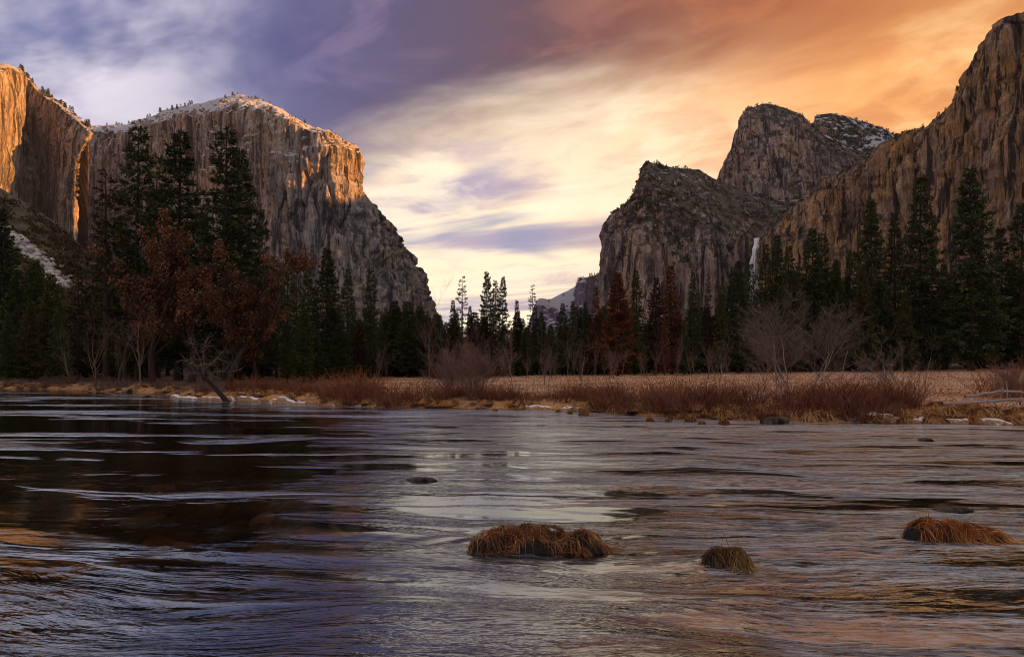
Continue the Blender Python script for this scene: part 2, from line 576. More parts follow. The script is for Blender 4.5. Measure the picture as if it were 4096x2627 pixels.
def river_z(x, y):
    m = wave_mask(x, y)
    big = fbm(x * 0.65 + 0.2 * y, y * 1.35, 0.0, 4, 31, 0.55)
    small = fbm(x * 2.4, y * 4.6, 5.0, 3, 41, 0.6)
    z = (0.020 * big * (1 - 0.45 * sstep(10, 18, y)) + 0.007 * small * sstep(30, 10, y)) * m
    # standing waves over the near shallows, crests along the current
    ph = (y * 2.2 + x * 0.55 + 1.6 * vnoise(x * 0.25, y * 0.3, 0, 8)) * 2.1
    z = z * (1 - 0.62 * np.exp(-((x + 0.6) / 3.4) ** 2) * sstep(36, 27, y))
    z = z + 0.012 * np.sin(ph) * sstep(12.5, 10.5, y) * sstep(7, 8.6, y) * sstep(2, -1.5, x)
    # rings and wakes about the tussocks and rocks
    for ox, oy, rx, ry in ((0.35, 9.7, 0.95, 0.45), (2.65, 8.8, 0.33, 0.28), (6.2, 10.2, 0.75, 0.35), (-2.0, 15.2, 0.4, 0.3)):
        r = np.sqrt(((x - ox) / rx) ** 2 + ((y - oy) / ry) ** 2)
        q = (r - 1.0) * ry
        wk = np.where(x > ox, np.exp(-((y - oy) / (ry * 0.9)) ** 2) * np.exp(-np.clip(x - ox - rx, 0, 9) * 0.7), 0)
        z = z + np.where(r > 0.8, 0.011 * np.cos(q * 26 + 1.5 * vnoise(x * 2, y * 2, 0, 6)) * np.exp(-np.clip(q, 0, 9) * 3.5), 0)
        z = z + 0.010 * wk * vnoise(x * 3.0, y * 9.0, 1, 16)
    return z


WZ = river_z(WX, WY)
wm, t, bs = new_mat("river_water")
P = t.node('ShaderNodeTexCoord').outputs['Object']
x, y, z = t.sep(P)
warp = t.noise(P, 0.16, 3, 0.5)
fx = t.math('ADD', x, t.math('MULTIPLY', warp, 3.0))
fy = t.math('ADD', y, t.math('MULTIPLY', warp, 2.6))
fy = t.math('ADD', fy, t.math('MULTIPLY', x, 0.10))
zoomv = t.noise(t.comb(t.math('MULTIPLY', x, 0.12), t.math('MULTIPLY', y, 0.30), 21.0), 1.0, 2, 0.5)
r1b = t.noise(t.comb(t.math('MULTIPLY', fx, 0.30), t.math('MULTIPLY', fy, 0.95), 13), 1.0, 3, 0.5, 0.4)
r1 = t.noise(t.comb(t.math('MULTIPLY', fx, 1.05), t.math('MULTIPLY', fy, 2.4), 0), 1.0, 3, 0.5, 0.25)
r2 = t.noise(t.comb(t.math('MULTIPLY', fx, 3.4), t.math('MULTIPLY', fy, 8.5), 3), 1.0, 3, 0.55, 0.1)
r3 = t.noise(t.comb(t.math('MULTIPLY', fx, 3.2), t.math('MULTIPLY', fy, 15.0), 9), 1.0, 4, 0.65, 0.2)
patch = t.noise(t.comb(t.math('MULTIPLY', x, 0.07), t.math('MULTIPLY', fy, 0.34), 8.0), 1.0, 4, 0.55, 0.6)
streak = t.noise(t.comb(t.math('MULTIPLY', fx, 0.22), t.math('MULTIPLY', fy, 1.0), 5.0), 1.0, 6, 0.62, 0.5)
side = t.step(t.math('ADD', x, t.math('MULTIPLY', y, 0.16)), -4.5, 3.0)
region = t.math('ADD', t.math('MULTIPLY', side, 0.60), t.math('MULTIPLY', t.step(y, 10.4, 8.0), 0.42))
region = t.math('ADD', region, t.step(patch, 0.53, 0.63, -0.12, 0.75))
live = t.math('ADD', region, t.math('MULTIPLY', t.step(streak, 0.36, 0.62, -0.55, 0.40), t.math('MULTIPLY_ADD', side, 0.75, 0.25)))
live = t.math('MINIMUM', t.math('MAXIMUM', live, t.step(y, 26.0, 11.0, 0.04, 0.15)), 1.0)
glide = t.math('MULTIPLY', t.step(t.math('ABSOLUTE', t.math('ADD', x, 0.6)), 5.0, 1.2), t.step(y, 36.0, 27.0))
choppy = t.step(zoomv, 0.40, 0.60)
wav = t.math('ADD', t.math('MULTIPLY', r1b, 1.1), t.math('MULTIPLY', r1, t.math('MULTIPLY_ADD', choppy, 0.7, 0.25)))
wav = t.math('ADD', wav, t.math('MULTIPLY', r2, t.math('MULTIPLY_ADD', choppy, 0.34, 0.06)))
wav = t.math('ADD', wav, t.math('MULTIPLY', r3, 0.05))
hgt = t.math('MULTIPLY', wav, t.math('MULTIPLY', t.math('MULTIPLY_ADD', live, 0.95, 0.04), t.math('MULTIPLY_ADD', glide, -0.78, 1.0)))
bmp = t.node('ShaderNodeBump')
bmp.inputs['Strength'].default_value = 1.0
bmp.inputs['Distance'].default_value = 0.13
t._in(bmp.inputs['Height'], hgt)
gl = t.node('ShaderNodeBsdfGlossy')
gl.inputs['Color'].default_value = (0.84, 0.93, 1.0, 1)
t._in(gl.inputs['Roughness'], t.mixf(live, 0.05, t.step(y, 7.0, 26.0, 0.10, 0.20)))
t.l.new(bmp.outputs[0], gl.inputs['Normal'])
trn = t.node('ShaderNodeBsdfTransparent')
trn.inputs[0].default_value = (0.62, 0.50, 0.36, 1)
fr = t.node('ShaderNodeFresnel')
t._in(fr.inputs['IOR'], t.mixf(live, 1.9, 4.4))
mx = t.node('ShaderNodeMixShader')
t._in(mx.inputs[0], fr.outputs[0])
t.l.new(trn.outputs[0], mx.inputs[1])
t.l.new(gl.outputs[0], mx.inputs[2])
aer_glint = t.node('ShaderNodeBsdfDiffuse')                       # pale diffuse put in for grey sky glints, beside bubbles in broken water
aer_glint.inputs[0].default_value = (0.72, 0.75, 0.84, 1)
t.l.new(bmp.outputs[0], aer_glint.inputs['Normal'])
mx2 = t.node('ShaderNodeMixShader')
t._in(mx2.inputs[0], t.math('MULTIPLY', t.math('MULTIPLY', t.step(live, 0.25, 0.95), t.step(t.math('ADD', t.math('MULTIPLY', r3, 0.6), t.math('MULTIPLY', r2, 0.4)), 0.40, 0.64, 0.06, 1.0)), t.math('MULTIPLY_ADD', glide, -0.26, 0.40)))
t.l.new(mx.outputs[0], mx2.inputs[1])
t.l.new(aer_glint.outputs[0], mx2.inputs[2])
t.l.new(mx2.outputs[0], t.n['Material Output'].inputs[0])
river = link("river_water", make_mesh("river_water", np.stack([WX, WY, WZ], -1).reshape(-1, 3), grid_faces(len(wy), len(ws)), [wm], True))
tag(river, "wide dark river flowing over shallow stones", kind="structure")

# ------------------------------------------------------------------ mountains
def PT(p):
    return np.array(p[1:], float) if p[0] == 'w' else at(*p)


def mountain(name, label, cols, mat, nr, nc, amp=1.0, seed=1, low=0.0, rows=10, top_rows=3, lam=1.0, crest_amp=0.35):
    """cols: for each column (face points from base to cliff top, crest point, back point)"""
    ctrl = []
    for face, crest, back in cols:
        fp = np.array([PT(p) for p in face])
        h = fp[:, 2]
        hh = np.linspace(h[0], h[-1], rows)
        o = np.argsort(h)
        pts = np.stack([np.interp(hh, h[o], fp[o, k]) for k in range(2)] + [hh], -1)
        cp, bp = PT(crest), PT(back)
        rim = pts[-1]
        mids = [rim + (cp - rim) * f for f in (0.5,)]
        back_mid = cp + (bp - cp) * 0.25
        back_mid[2] = cp[2] - abs(cp[2] - bp[2]) * 0.15
        ctrl.append(np.concatenate([pts, np.array(mids + [cp, back_mid, bp])]))
    ctrl = np.array(ctrl)                       # cols, rows, 3
    G = catmull(ctrl, nc)                       # nc, rows, 3
    G = np.swapaxes(G, 0, 1)                    # rows, nc, 3
    k = G.shape[0]
    tagrow = np.concatenate([np.linspace(0, 1, rows), [1.5, 2.0, 2.6, 3.0]])
    G4 = np.concatenate([G, np.repeat(tagrow[:, None, None], nc, 1)], -1)
    # most of the rows go to the visible face and top
    nback = max(6, nr // 16)
    front = catmull(G4[:rows + 2], nr)
    rear = catmull(G4[rows + 1:], nback)[1:]
    G4 = np.concatenate([front, rear])
    Pm, T = G4[..., :3], G4[..., 3]
    N = grid_normals(Pm)
    face_w = 1 - sstep(1.0, 1.22, T)
    N[..., 2] *= 1 - 0.9 * face_w                      # cliffs are carved sideways, tops up and down
    N /= np.linalg.norm(N, axis=-1)[..., None] + 1e-9
    X, Y, Z = Pm[..., 0], Pm[..., 1], Pm[..., 2]
    L = lam

    def terr(n, k):                                     # stepped noise: slabs and corners with crisp edges
        q = n * k
        f = q - np.floor(q)
        return (np.floor(q) + sstep(0.38, 0.62, f)) / k

    def cracks(sx, sz, wd, sd):
        n = vnoise(X / sx, Y / sx, Z / sz, sd) + 0.35 * vnoise(X / sx * 2.3, Y / sx * 2.3, Z / sz * 3.1, sd + 1)
        return -np.exp(-(n / wd) ** 2)

    bend = 30 * vnoise(X / 300, Y / 300, Z / 160, seed + 5)
    Xb, Yb = X + bend * 0.4, Y + bend * 0.25
    pil = 26 * terr(fbm(Xb / (130 * L), Yb / (130 * L), Z / 1300, 2, seed), 2.2)
    pil += 15 * terr(fbm(Xb / (58 * L), Yb / (58 * L), Z / 480, 2, seed + 20), 2.5)
    pil += 7 * terr(fbm(X / (24 * L), Y / (24 * L), Z / 150, 2, seed + 30), 2.5)
    pil += 3.0 * fbm(X / 13, Y / 13, Z / 34, 3, seed + 55)
    pil += 30 * cracks(95 * L, 900, 0.06, seed + 40) + 14 * cracks(42 * L, 330, 0.07, seed + 43)
    led = 9 * terr(vnoise(X / 150, Y / 150, Z / 60 + 0.8 * vnoise(X / 90, Y / 90, 0, seed + 2), seed + 60), 3) + 4 * vnoise(X / 50, Y / 50, Z / 12, seed + 61)
    top_w = 1 - face_w
    rough_top = 13 * fbm(X / 70, Y / 70, Z / 60, 4, seed + 70) + 6 * ridged(X / 30, Y / 30, Z / 24, 3, seed + 80)
    disp = (pil + led + 4) * face_w + rough_top * top_w * (crest_amp + 0.65 * (1 - sstep(1.3, 2.0, T)))
    disp = disp * amp
    disp *= 1 - 0.45 * sstep(0.9, 1.0, T) * face_w
    Pm = Pm + N * disp[..., None]
    o = link(name, make_mesh(name, Pm.reshape(-1, 3), grid_faces(*Pm.shape[:2]), [mat], False))
    tag(o, label, kind="structure")
    return o, Pm, T


def col(face, crest, dback=900, vback=335):
    c = PT(crest)
    bu = crest[0] if crest[0] != 'w' else None
    if bu is None:
        b = ('w', c[0] + dback * 0.9, c[1], 0.0)
    else:
        b = (crest[0], vback, crest[2] + dback)
    return face, crest, b


granite = rock_material("pale_granite", (0.40, 0.36, 0.35), (0.08, 0.082, 0.105), (0.48, 0.34, 0.245), snow=0.95, snow_lo=0.45, snow_z=(520, 740), scrub=0.55)
granite_left = rock_material("tan_granite", (0.46, 0.40, 0.365), (0.115, 0.115, 0.14), (0.51, 0.38, 0.28), snow=0.8, snow_lo=0.62, snow_z=(300, 700), scrub=0.7)
granite_brown = rock_material("brown_granite", (0.43, 0.325, 0.29), (0.105, 0.08, 0.088), (0.50, 0.32, 0.20), snow=0.8, snow_lo=0.86, snow_z=(420, 640), scrub=0.7, scrubcol=(0.035, 0.032, 0.018))
granite_red = rock_material("rust_granite", (0.44, 0.28, 0.19), (0.105, 0.068, 0.06), (0.62, 0.33, 0.12), scrub=0.5, scale=1.5)
granite_snow = rock_material("snowy_granite", (0.27, 0.20, 0.17), (0.09, 0.07, 0.075), (0.36, 0.22, 0.14), snow=1.0, snow_lo=0.62, snow_z=(300, 500), scrub=1.0)
granite_haze_blue = rock_material("haze_blue_snowy_granite", (0.12, 0.135, 0.27), (0.045, 0.05, 0.12), (0.14, 0.145, 0.27), snow=0.75, snow_lo=0.40, snow_z=(0, 150), scrub=0.8, scale=0.5, scrubcol=(0.03, 0.03, 0.06))  # blue of distance haze put into the rock and scrub colours

big_wall, BW, BWT = mountain("granite_cliff", "huge grey and orange granite wall with snowy domed top and sheer prow", [
    col([(60, 368, 3300), (70, 300, 3300), (78, 230, 3250), (84, 170, 3250), (88, 131, 3250)], (88, 126, 3400)),
    col([(95, 368, 3100), (98, 300, 3080), (102, 230, 3060), (106, 170, 3060), (112, 134, 3060)], (112, 125, 3250)),
    col([(125, 368, 2950), (128, 300, 2930), (131, 230, 2920), (135, 170, 2920), (138, 131, 2930)], (140, 123.5, 3150)),
    col([(160, 368, 2800), (163, 300, 2780), (166, 230, 2770), (168, 170, 2780), (170, 118, 2800)], (166, 109.5, 3000)),
    col([(200, 368, 2640), (202, 300, 2630), (204, 230, 2620), (205, 170, 2630), (205, 114, 2660)], (205, 102.5, 2900)),
    col([(240, 368, 2500), (240, 300, 2490), (240, 230, 2490), (238, 170, 2500), (237, 111, 2540)], (234, 95.5, 2850)),
    col([(275, 368, 2390), (274, 300, 2390), (272, 230, 2390), (268, 170, 2400), (266, 112, 2440)], (260, 99.0, 2700)),
    col([(310, 368, 2300), (307, 300, 2310), (303, 230, 2325), (297, 170, 2340), (295, 124, 2370)], (291, 117.0, 2500)),
    col([(345, 368, 2270), (338, 300, 2290), (330, 230, 2315), (322, 170, 2340), (322, 135, 2360)], (320, 129.5, 2430)),
    col([(385, 368, 2320), (372, 300, 2330), (357, 240, 2350), (342, 180, 2380), (340, 142, 2400)], (340, 137, 2450)),
    col([(420, 368, 2450), (406, 295, 2460), (384, 240, 2470), (360, 206, 2475), (352, 190, 2480), (351, 149, 2480)], (351, 143.5, 2520)),
    col([(452, 368, 2650), (437, 320, 2655), (426, 294, 2660), (418, 271, 2665), (409, 254, 2670), (394, 237, 2680), (379, 222, 2680), (363, 199, 2670), (355, 189, 2650), (355, 150, 2620)], (354, 146, 2640)),
    col([(452, 368, 3100), (425, 300, 3100), (392, 248, 3100), (350, 200, 3000), (350, 158, 2950)], (350, 152, 2950)),
], granite, 340, 460, amp=1.15, seed=3)

left_wall, LW, LWT = mountain("granite_cliff", "tall tan cliff at the picture edge with glowing orange sunlit face", [
    col([(-150, 368, 1600), (-150, 250, 1600), (-150, 30, 1650)], (-150, 20, 1850)),
    col([(-60, 368, 1740), (-60, 250, 1740), (-60, 60, 1760)], (-60, 50, 1930)),
    col([(-15, 368, 1830), (-15, 200, 1830), (-12, 70, 1850)], (-10, 61, 1980)),
    col([(0, 368, 1900), (3, 200, 1900), (7, 72, 1920)], (7, 64, 2060)),
    col([(13, 368, 2000), (16, 200, 2000), (19, 120, 2010), (20, 76, 2030)], (20, 68.5, 2160)),
    col([(14, 368, 2250), (16, 200, 2250), (19, 120, 2260), (22, 78, 2300)], (22, 71.5, 2450)),
    col([(22, 368, 2500), (23, 200, 2490), (23, 120, 2500), (27, 79, 2540)], (27, 74.5, 2680)),
    col([(40, 368, 2370), (42, 200, 2370), (43, 130, 2400), (43, 98, 2430)], (43, 92.5, 2570)),
    col([(58, 368, 2150), (58, 180, 2160), (60, 108, 2220)], (59, 100.5, 2360)),
    col([(70, 368, 1990), (70, 200, 2000), (74, 150, 2040), (76, 122, 2080)], (74, 114.5, 2220)),
    col([(74, 368, 1920), (73, 200, 1930), (75, 160, 1960), (88.6, 146, 1940), (88.6, 134, 1960)], (87, 125.5, 2100)),
    col([(75, 368, 1905), (74, 200, 1915), (76, 160, 1945), (90, 146, 1920), (90, 134, 1940)], (88, 126, 2085)),
    col([(73.5, 368, 1930), (72.5, 200, 1940), (74.5, 160, 1970), (88, 146.5, 1945), (88, 134.5, 1965)], (87, 126.5, 2105)),
    col([(69, 368, 2000), (68, 200, 2010), (70, 160, 2040), (82, 148, 2030), (82, 136, 2050)], (83, 128, 2180)),
    col([(58, 368, 2700), (58, 200, 2700), (60, 164, 2700), (70, 150, 2700), (70, 140, 2700)], (70, 133, 2700)),
], granite_left, 250, 340, amp=0.55, seed=11)

buttress, BU, BUT = mountain("rock_buttress", "orange sunlit rock buttress leaning against the tan cliff", [
    col([(-30, 368, 2420), (-20, 200, 2440), (-10, 170, 2480)], (-10, 168, 2500), 200),
    col([(-8, 368, 2330), (2, 190, 2370), (10, 140, 2430)], (11, 138, 2450), 150),
    col([(8, 368, 2300), (11, 190, 2340), (16, 121, 2430)], (17, 118.5, 2450), 150),
    col([(22, 368, 2300), (22, 190, 2340), (25, 132, 2425)], (25, 130, 2445), 150),
    col([(38, 368, 2330), (35, 190, 2370), (34, 151, 2430)], (33, 149, 2445), 120),
    col([(50, 368, 2380), (48, 200, 2410), (44, 164, 2440)], (43, 162, 2450), 100),
    col([(58, 368, 2440), (55, 230, 2440), (50, 180, 2450)], (49, 178, 2455), 60),
], granite_left, 170, 120, amp=0.5, seed=14)

lower_rock, LR, LRT = mountain("rock_massif", "purple brown rock massif with scrubby sloping top beside the waterfall", [
    col([(604, 368, 2500), (608, 266, 2500), (614, 224, 2500), (636, 205, 2500), (643, 178, 2450)], (649, 168, 2500), 600),
    col([(590, 368, 2020), (597, 298, 2020), (603, 266, 2030), (607, 230, 2050), (612, 219, 2060), (621, 213, 2080), (628, 209, 2100), (633, 199, 2110), (637, 185, 2120), (641, 175, 2130)], (650, 163.5, 2200)),
    col([(612, 368, 1930), (618, 300, 1930), (624, 240, 1940), (634, 215, 1960), (644, 195, 2000), (650, 184, 2040)], (663, 165.5, 2250)),
    col([(640, 368, 1880), (644, 300, 1880), (650, 240, 1890), (660, 215, 1920), (668, 205, 1960)], (680, 168.5, 2270)),
    col([(675, 368, 1870), (678, 300, 1870), (682, 250, 1880), (692, 222, 1920)], (700, 170, 2300)),
    col([(705, 368, 1880), (708, 300, 1880), (712, 260, 1890), (718, 231, 1930)], (717, 180, 2330)),
    col([(733, 368, 1920), (735, 300, 1920), (738, 236, 1950)], (746, 190.5, 2330)),
    col([(746, 368, 1990), (747, 300, 1990), (750, 238, 2010)], (762, 196, 2330)),
    col([(762, 368, 2000), (762, 300, 2000), (763, 239, 2020)], (775, 200, 2330)),
    col([(774, 368, 1930), (774, 300, 1930), (776, 236, 1970)], (790, 201, 2330)),
    col([(800, 368, 1950), (800, 300, 1950), (800, 215, 2100)], (815, 194, 2350)),
    col([(850, 368, 1950), (850, 300, 1950), (850, 200, 2200)], (860, 180, 2400)),
], granite_brown, 260, 300, amp=0.75, seed=21, crest_amp=0.45)

upper_rock, UR, URT = mountain("rock_tower", "high brown granite tower above the scrubby massif", [
    col([(735, 368, 2850), (726, 178, 2850), (738, 145, 2850)], (746, 114, 2850)),
    col([(712, 368, 2500), (717, 181, 2500), (722, 168, 2500), (729, 153, 2510), (735, 147, 2520), (737, 136, 2530), (739, 124, 2540), (741, 115, 2550)], (748, 108.5, 2600)),
    col([(740, 368, 2420), (745, 200, 2430), (750, 150, 2460), (754, 116, 2510)], (757, 105.5, 2580)),
    col([(765, 368, 2380), (766, 200, 2400), (768, 150, 2440), (768, 119, 2500)], (768, 103.5, 2600)),
    col([(790, 368, 2380), (790, 200, 2400), (789, 150, 2450), (786, 122, 2520)], (783, 107, 2620)),
    col([(815, 368, 2400), (812, 200, 2430), (806, 150, 2490), (801, 125, 2550)], (800, 113, 2650)),
    col([(850, 368, 2430), (835, 190, 2470), (822, 155, 2520), (813, 135, 2600)], (809, 121.5, 2680)),
    col([(890, 368, 2480), (870, 190, 2520), (850, 165, 2580), (832, 147, 2680)], (822, 137.5, 2780)),
    col([(940, 368, 2500), (905, 190, 2560), (885, 172, 2650), (865, 158, 2750)], (855, 152.5, 2900)),
    col([(970, 368, 2600), (940, 190, 2600), (915, 180, 2700), (895, 170, 2800)], (888, 166, 3000)),
], granite_brown, 240, 240, amp=0.85, seed=31)

far_rock, FRK, FRT = mountain("snowy_peak", "small snow flecked peak behind the granite tower", [
    col([(800, 368, 3100), (806, 170, 3100), (811, 140, 3150)], (814, 130, 3250)),
    col([(812, 368, 3050), (813, 170, 3050), (815, 132, 3080)], (817, 115, 3150)),
    col([(828, 368, 3000), (830, 170, 3000), (832, 142, 3060)], (834, 114, 3250)),
    col([(846, 368, 2980), (850, 175, 2980), (852, 150, 3060)], (848, 116.5, 3300)),
    col([(866, 368, 2980), (872, 180, 2980), (872, 158, 3060)], (866, 122.5, 3350)),
    col([(890, 368, 3000), (895, 185, 3000), (892, 162, 3080)], (884, 129, 3350)),
    col([(915, 368, 3050), (918, 190, 3050), (915, 166, 3120)], (899, 136.5, 3350)),
    col([(950, 368, 3100), (950, 190, 3100), (945, 175, 3150)], (930, 155, 3350)),
], granite_snow, 150, 150, amp=0.7, seed=41, crest_amp=0.6)


def rc(u, v, d, dd=60, b=0):
    return col([(u + b, 368, d - 60), (u + b * 0.6, 300, d - 50), (u, v + (368 - v) * 0.25, d - 25), (u, v + 3, d)], (u, v, d + dd))


right_wall, RW, RWT = mountain("granite_cliff", "steep rust brown cliff rising out of the picture beyond the dark pines", [
    rc(756, 250, 2050), rc(766, 237.5, 1820, 40), rc(775, 225, 1740), rc(786, 210.5, 1680), rc(798, 203, 1640), rc(810, 195.5, 1610), rc(826, 179.5, 1570), rc(845, 174.5, 1530), rc(862, 168, 1490),
    rc(872, 163, 1470), rc(883, 148.5, 1440), rc(897, 136, 1410), rc(907, 130.5, 1385), rc(923, 128.5, 1350), rc(935, 123, 1320), rc(949, 110.5, 1290), rc(961, 91.5, 1265), rc(970, 74, 1250),
    rc(981, 54.5, 1225), rc(992, 33.5, 1205), rc(1005, 21, 1180), rc(1024, 15, 1150), rc(1060, 2, 1090), rc(1130, -30, 1000), rc(1260, -60, 850),
], granite_red, 300, 430, amp=0.85, seed=51, lam=0.55, crest_amp=0.3)

side_wall, SW, SWT = mountain("granite_cliff", "valley wall going on beside the viewer, outside the picture", [
    rc(1250, -58, 860),
    col([('w', 880, 450, 0), ('w', 900, 450, 250), ('w', 930, 450, 520)], ('w', 1000, 450, 560)),
    col([('w', 920, 0, 0), ('w', 950, 0, 250), ('w', 990, 0, 480)], ('w', 1080, 0, 520)),
    col([('w', 1000, -800, 0), ('w', 1030, -800, 250), ('w', 1080, -800, 450)], ('w', 1180, -800, 480)),
    col([('w', 1200, -2000, 0), ('w', 1230, -2000, 200), ('w', 1280, -2000, 350)], ('w', 1380, -2000, 380)),
], granite_red, 60, 160, amp=0.6, seed=52)

shade_ridge, PL, PLT = mountain("shade_ridge", "high rim added unseen behind the rust brown cliff to shade the granite tower", [  # added ridge out of view, its height set to shade tower and peak
    col([('w', 2430, 3500, 0), ('w', 2440, 3500, 500), ('w', 2470, 3500, 1370)], ('w', 2600, 3510, 1430)),
    col([('w', 2150, 3000, 0), ('w', 2160, 3000, 500), ('w', 2190, 3000, 1330)], ('w', 2300, 3010, 1390)),
    col([('w', 1900, 2600, 0), ('w', 1910, 2600, 500), ('w', 1935, 2600, 1190)], ('w', 2050, 2610, 1250)),
    col([('w', 1640, 2200, 0), ('w', 1650, 2200, 500), ('w', 1670, 2200, 1000)], ('w', 1800, 2210, 1060)),
    col([('w', 1480, 1900, 0), ('w', 1485, 1900, 500), ('w', 1500, 1900, 960)], ('w', 1650, 1900, 1020)),
    col([('w', 1450, 1600, 0), ('w', 1460, 1600, 500), ('w', 1480, 1600, 900)], ('w', 1650, 1620, 950)),
    col([('w', 1700, 1300, 0), ('w', 1710, 1310, 400), ('w', 1730, 1330, 800)], ('w', 1850, 1450, 860)),
], granite_red, 70, 110, amp=0.6, seed=91)

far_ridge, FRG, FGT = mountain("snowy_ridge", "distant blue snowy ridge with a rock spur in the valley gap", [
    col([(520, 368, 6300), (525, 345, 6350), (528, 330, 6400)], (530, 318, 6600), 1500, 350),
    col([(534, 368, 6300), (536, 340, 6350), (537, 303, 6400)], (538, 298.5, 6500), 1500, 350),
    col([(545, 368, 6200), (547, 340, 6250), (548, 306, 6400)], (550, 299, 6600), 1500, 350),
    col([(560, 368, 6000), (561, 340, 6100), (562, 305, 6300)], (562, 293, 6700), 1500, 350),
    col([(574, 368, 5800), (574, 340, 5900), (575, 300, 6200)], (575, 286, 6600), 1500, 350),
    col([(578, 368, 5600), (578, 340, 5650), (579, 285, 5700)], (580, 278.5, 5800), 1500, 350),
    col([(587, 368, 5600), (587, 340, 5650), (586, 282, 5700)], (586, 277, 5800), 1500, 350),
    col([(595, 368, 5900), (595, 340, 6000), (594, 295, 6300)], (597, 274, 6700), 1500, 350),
    col([(612, 368, 5500), (612, 340, 5600), (613, 290, 5700)], (614, 262, 5850), 1500, 350),  # from here on unseen: raised and drawn nearer to shade the spur
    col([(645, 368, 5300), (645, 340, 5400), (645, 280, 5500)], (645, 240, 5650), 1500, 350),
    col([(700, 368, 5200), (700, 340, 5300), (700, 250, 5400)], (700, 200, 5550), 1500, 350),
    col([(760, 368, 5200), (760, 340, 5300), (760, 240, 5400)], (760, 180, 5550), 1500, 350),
], granite_haze_blue, 150, 170, amp=1.0, seed=61, crest_amp=0.3)

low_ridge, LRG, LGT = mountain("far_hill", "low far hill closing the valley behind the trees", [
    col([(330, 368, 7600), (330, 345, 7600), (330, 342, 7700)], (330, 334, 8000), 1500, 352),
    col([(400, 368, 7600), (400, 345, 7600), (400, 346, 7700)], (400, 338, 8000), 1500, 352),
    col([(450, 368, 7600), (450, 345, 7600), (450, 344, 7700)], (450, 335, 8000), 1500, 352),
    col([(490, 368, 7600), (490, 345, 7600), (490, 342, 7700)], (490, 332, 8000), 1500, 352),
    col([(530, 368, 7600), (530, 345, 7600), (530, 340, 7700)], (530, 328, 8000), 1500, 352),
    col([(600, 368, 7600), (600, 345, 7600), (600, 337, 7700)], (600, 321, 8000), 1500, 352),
], granite_haze_blue, 60, 90, amp=0.8, seed=71, crest_amp=0.3)

# scrubby hillside on the far left
hm, t, bs = new_mat("scrub_soil")
P = t.node('ShaderNodeTexCoord').outputs['Object']
n = t.noise(P, 0.06, 6, 0.65)
t._in(bs.inputs['Base Color'], t.mix(t.step(n, 0.4, 0.65), (0.045, 0.035, 0.015), (0.12, 0.085, 0.035)))
bs.inputs['Roughness'].default_value = 0.95
hillside, HS, HST = mountain("hillside", "dark scrubby hillside below the orange sunlit cliff", [
    col([(-200, 372, 300), (-200, 230, 480), (-200, 120, 640)], (-200, 100, 720), 300),
    col([(-80, 372, 300), (-80, 250, 480), (-80, 165, 640)], (-80, 150, 720), 300),
    col([(-30, 372, 300), (-30, 260, 470), (-30, 185, 620)], (-30, 172, 700), 300),
    col([(0, 372, 300), (0, 270, 460), (0, 200, 610)], (0, 187.5, 690), 300),
    col([(29, 372, 300), (29, 280, 450), (29, 216, 590)], (29, 204.5, 670), 300),
    col([(60, 372, 300), (60, 290, 440), (60, 237, 570)], (60, 226, 640), 300),
    col([(82, 372, 300), (82, 305, 420), (82, 256, 550)], (82, 246, 610), 300),
    col([(110, 372, 300), (110, 320, 400), (110, 290, 520)], (110, 280, 580), 300),
    col([(150, 372, 300), (150, 345, 380), (150, 338, 480)], (150, 332, 540), 300),
], hm, 90, 110, amp=0.12, seed=81)

# ------------------------------------------------------------------ trees: materials
bark_dark = simple_mat("dark_bark", [(0.0, (0.018, 0.012, 0.009)), (0.5, (0.05, 0.034, 0.025)), (1.0, (0.10, 0.07, 0.05))], 0.95)
bark_pale = simple_mat("pale_bark", [(0.0, (0.121, 0.088, 0.074)), (0.5, (0.297, 0.236, 0.209)), (1.0, (0.567, 0.486, 0.446))], 0.9)
twig_mat = simple_mat("pale_twigs", [(0.0, (0.071, 0.046, 0.039)), (0.5, (0.173, 0.118, 0.100)), (1.0, (0.408, 0.316, 0.275))], 0.9)
bark_mid = simple_mat("brown_twigs", [(0.0, (0.065, 0.036, 0.029)), (0.5, (0.163, 0.098, 0.078)), (1.0, (0.338, 0.221, 0.182))], 0.9)
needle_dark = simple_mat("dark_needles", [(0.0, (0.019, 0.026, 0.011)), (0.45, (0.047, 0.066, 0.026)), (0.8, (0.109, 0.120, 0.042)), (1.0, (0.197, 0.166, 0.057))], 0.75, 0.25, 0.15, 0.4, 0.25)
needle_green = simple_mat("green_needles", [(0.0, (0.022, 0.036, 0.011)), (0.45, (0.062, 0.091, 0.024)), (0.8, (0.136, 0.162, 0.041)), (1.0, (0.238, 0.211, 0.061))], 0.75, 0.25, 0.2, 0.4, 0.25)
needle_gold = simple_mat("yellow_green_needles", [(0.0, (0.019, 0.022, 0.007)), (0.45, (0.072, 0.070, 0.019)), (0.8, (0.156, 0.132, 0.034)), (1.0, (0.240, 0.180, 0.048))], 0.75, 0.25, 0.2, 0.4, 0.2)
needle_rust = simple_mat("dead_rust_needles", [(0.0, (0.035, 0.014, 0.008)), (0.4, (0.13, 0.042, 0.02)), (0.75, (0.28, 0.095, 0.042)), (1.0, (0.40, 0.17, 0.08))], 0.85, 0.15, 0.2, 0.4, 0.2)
needle_brown = simple_mat("dull_brown_needles", [(0.0, (0.016, 0.011, 0.007)), (0.45, (0.05, 0.030, 0.018)), (0.8, (0.10, 0.055, 0.030)), (1.0, (0.15, 0.09, 0.05))], 0.85, 0.15, 0.2, 0.4, 0.3)
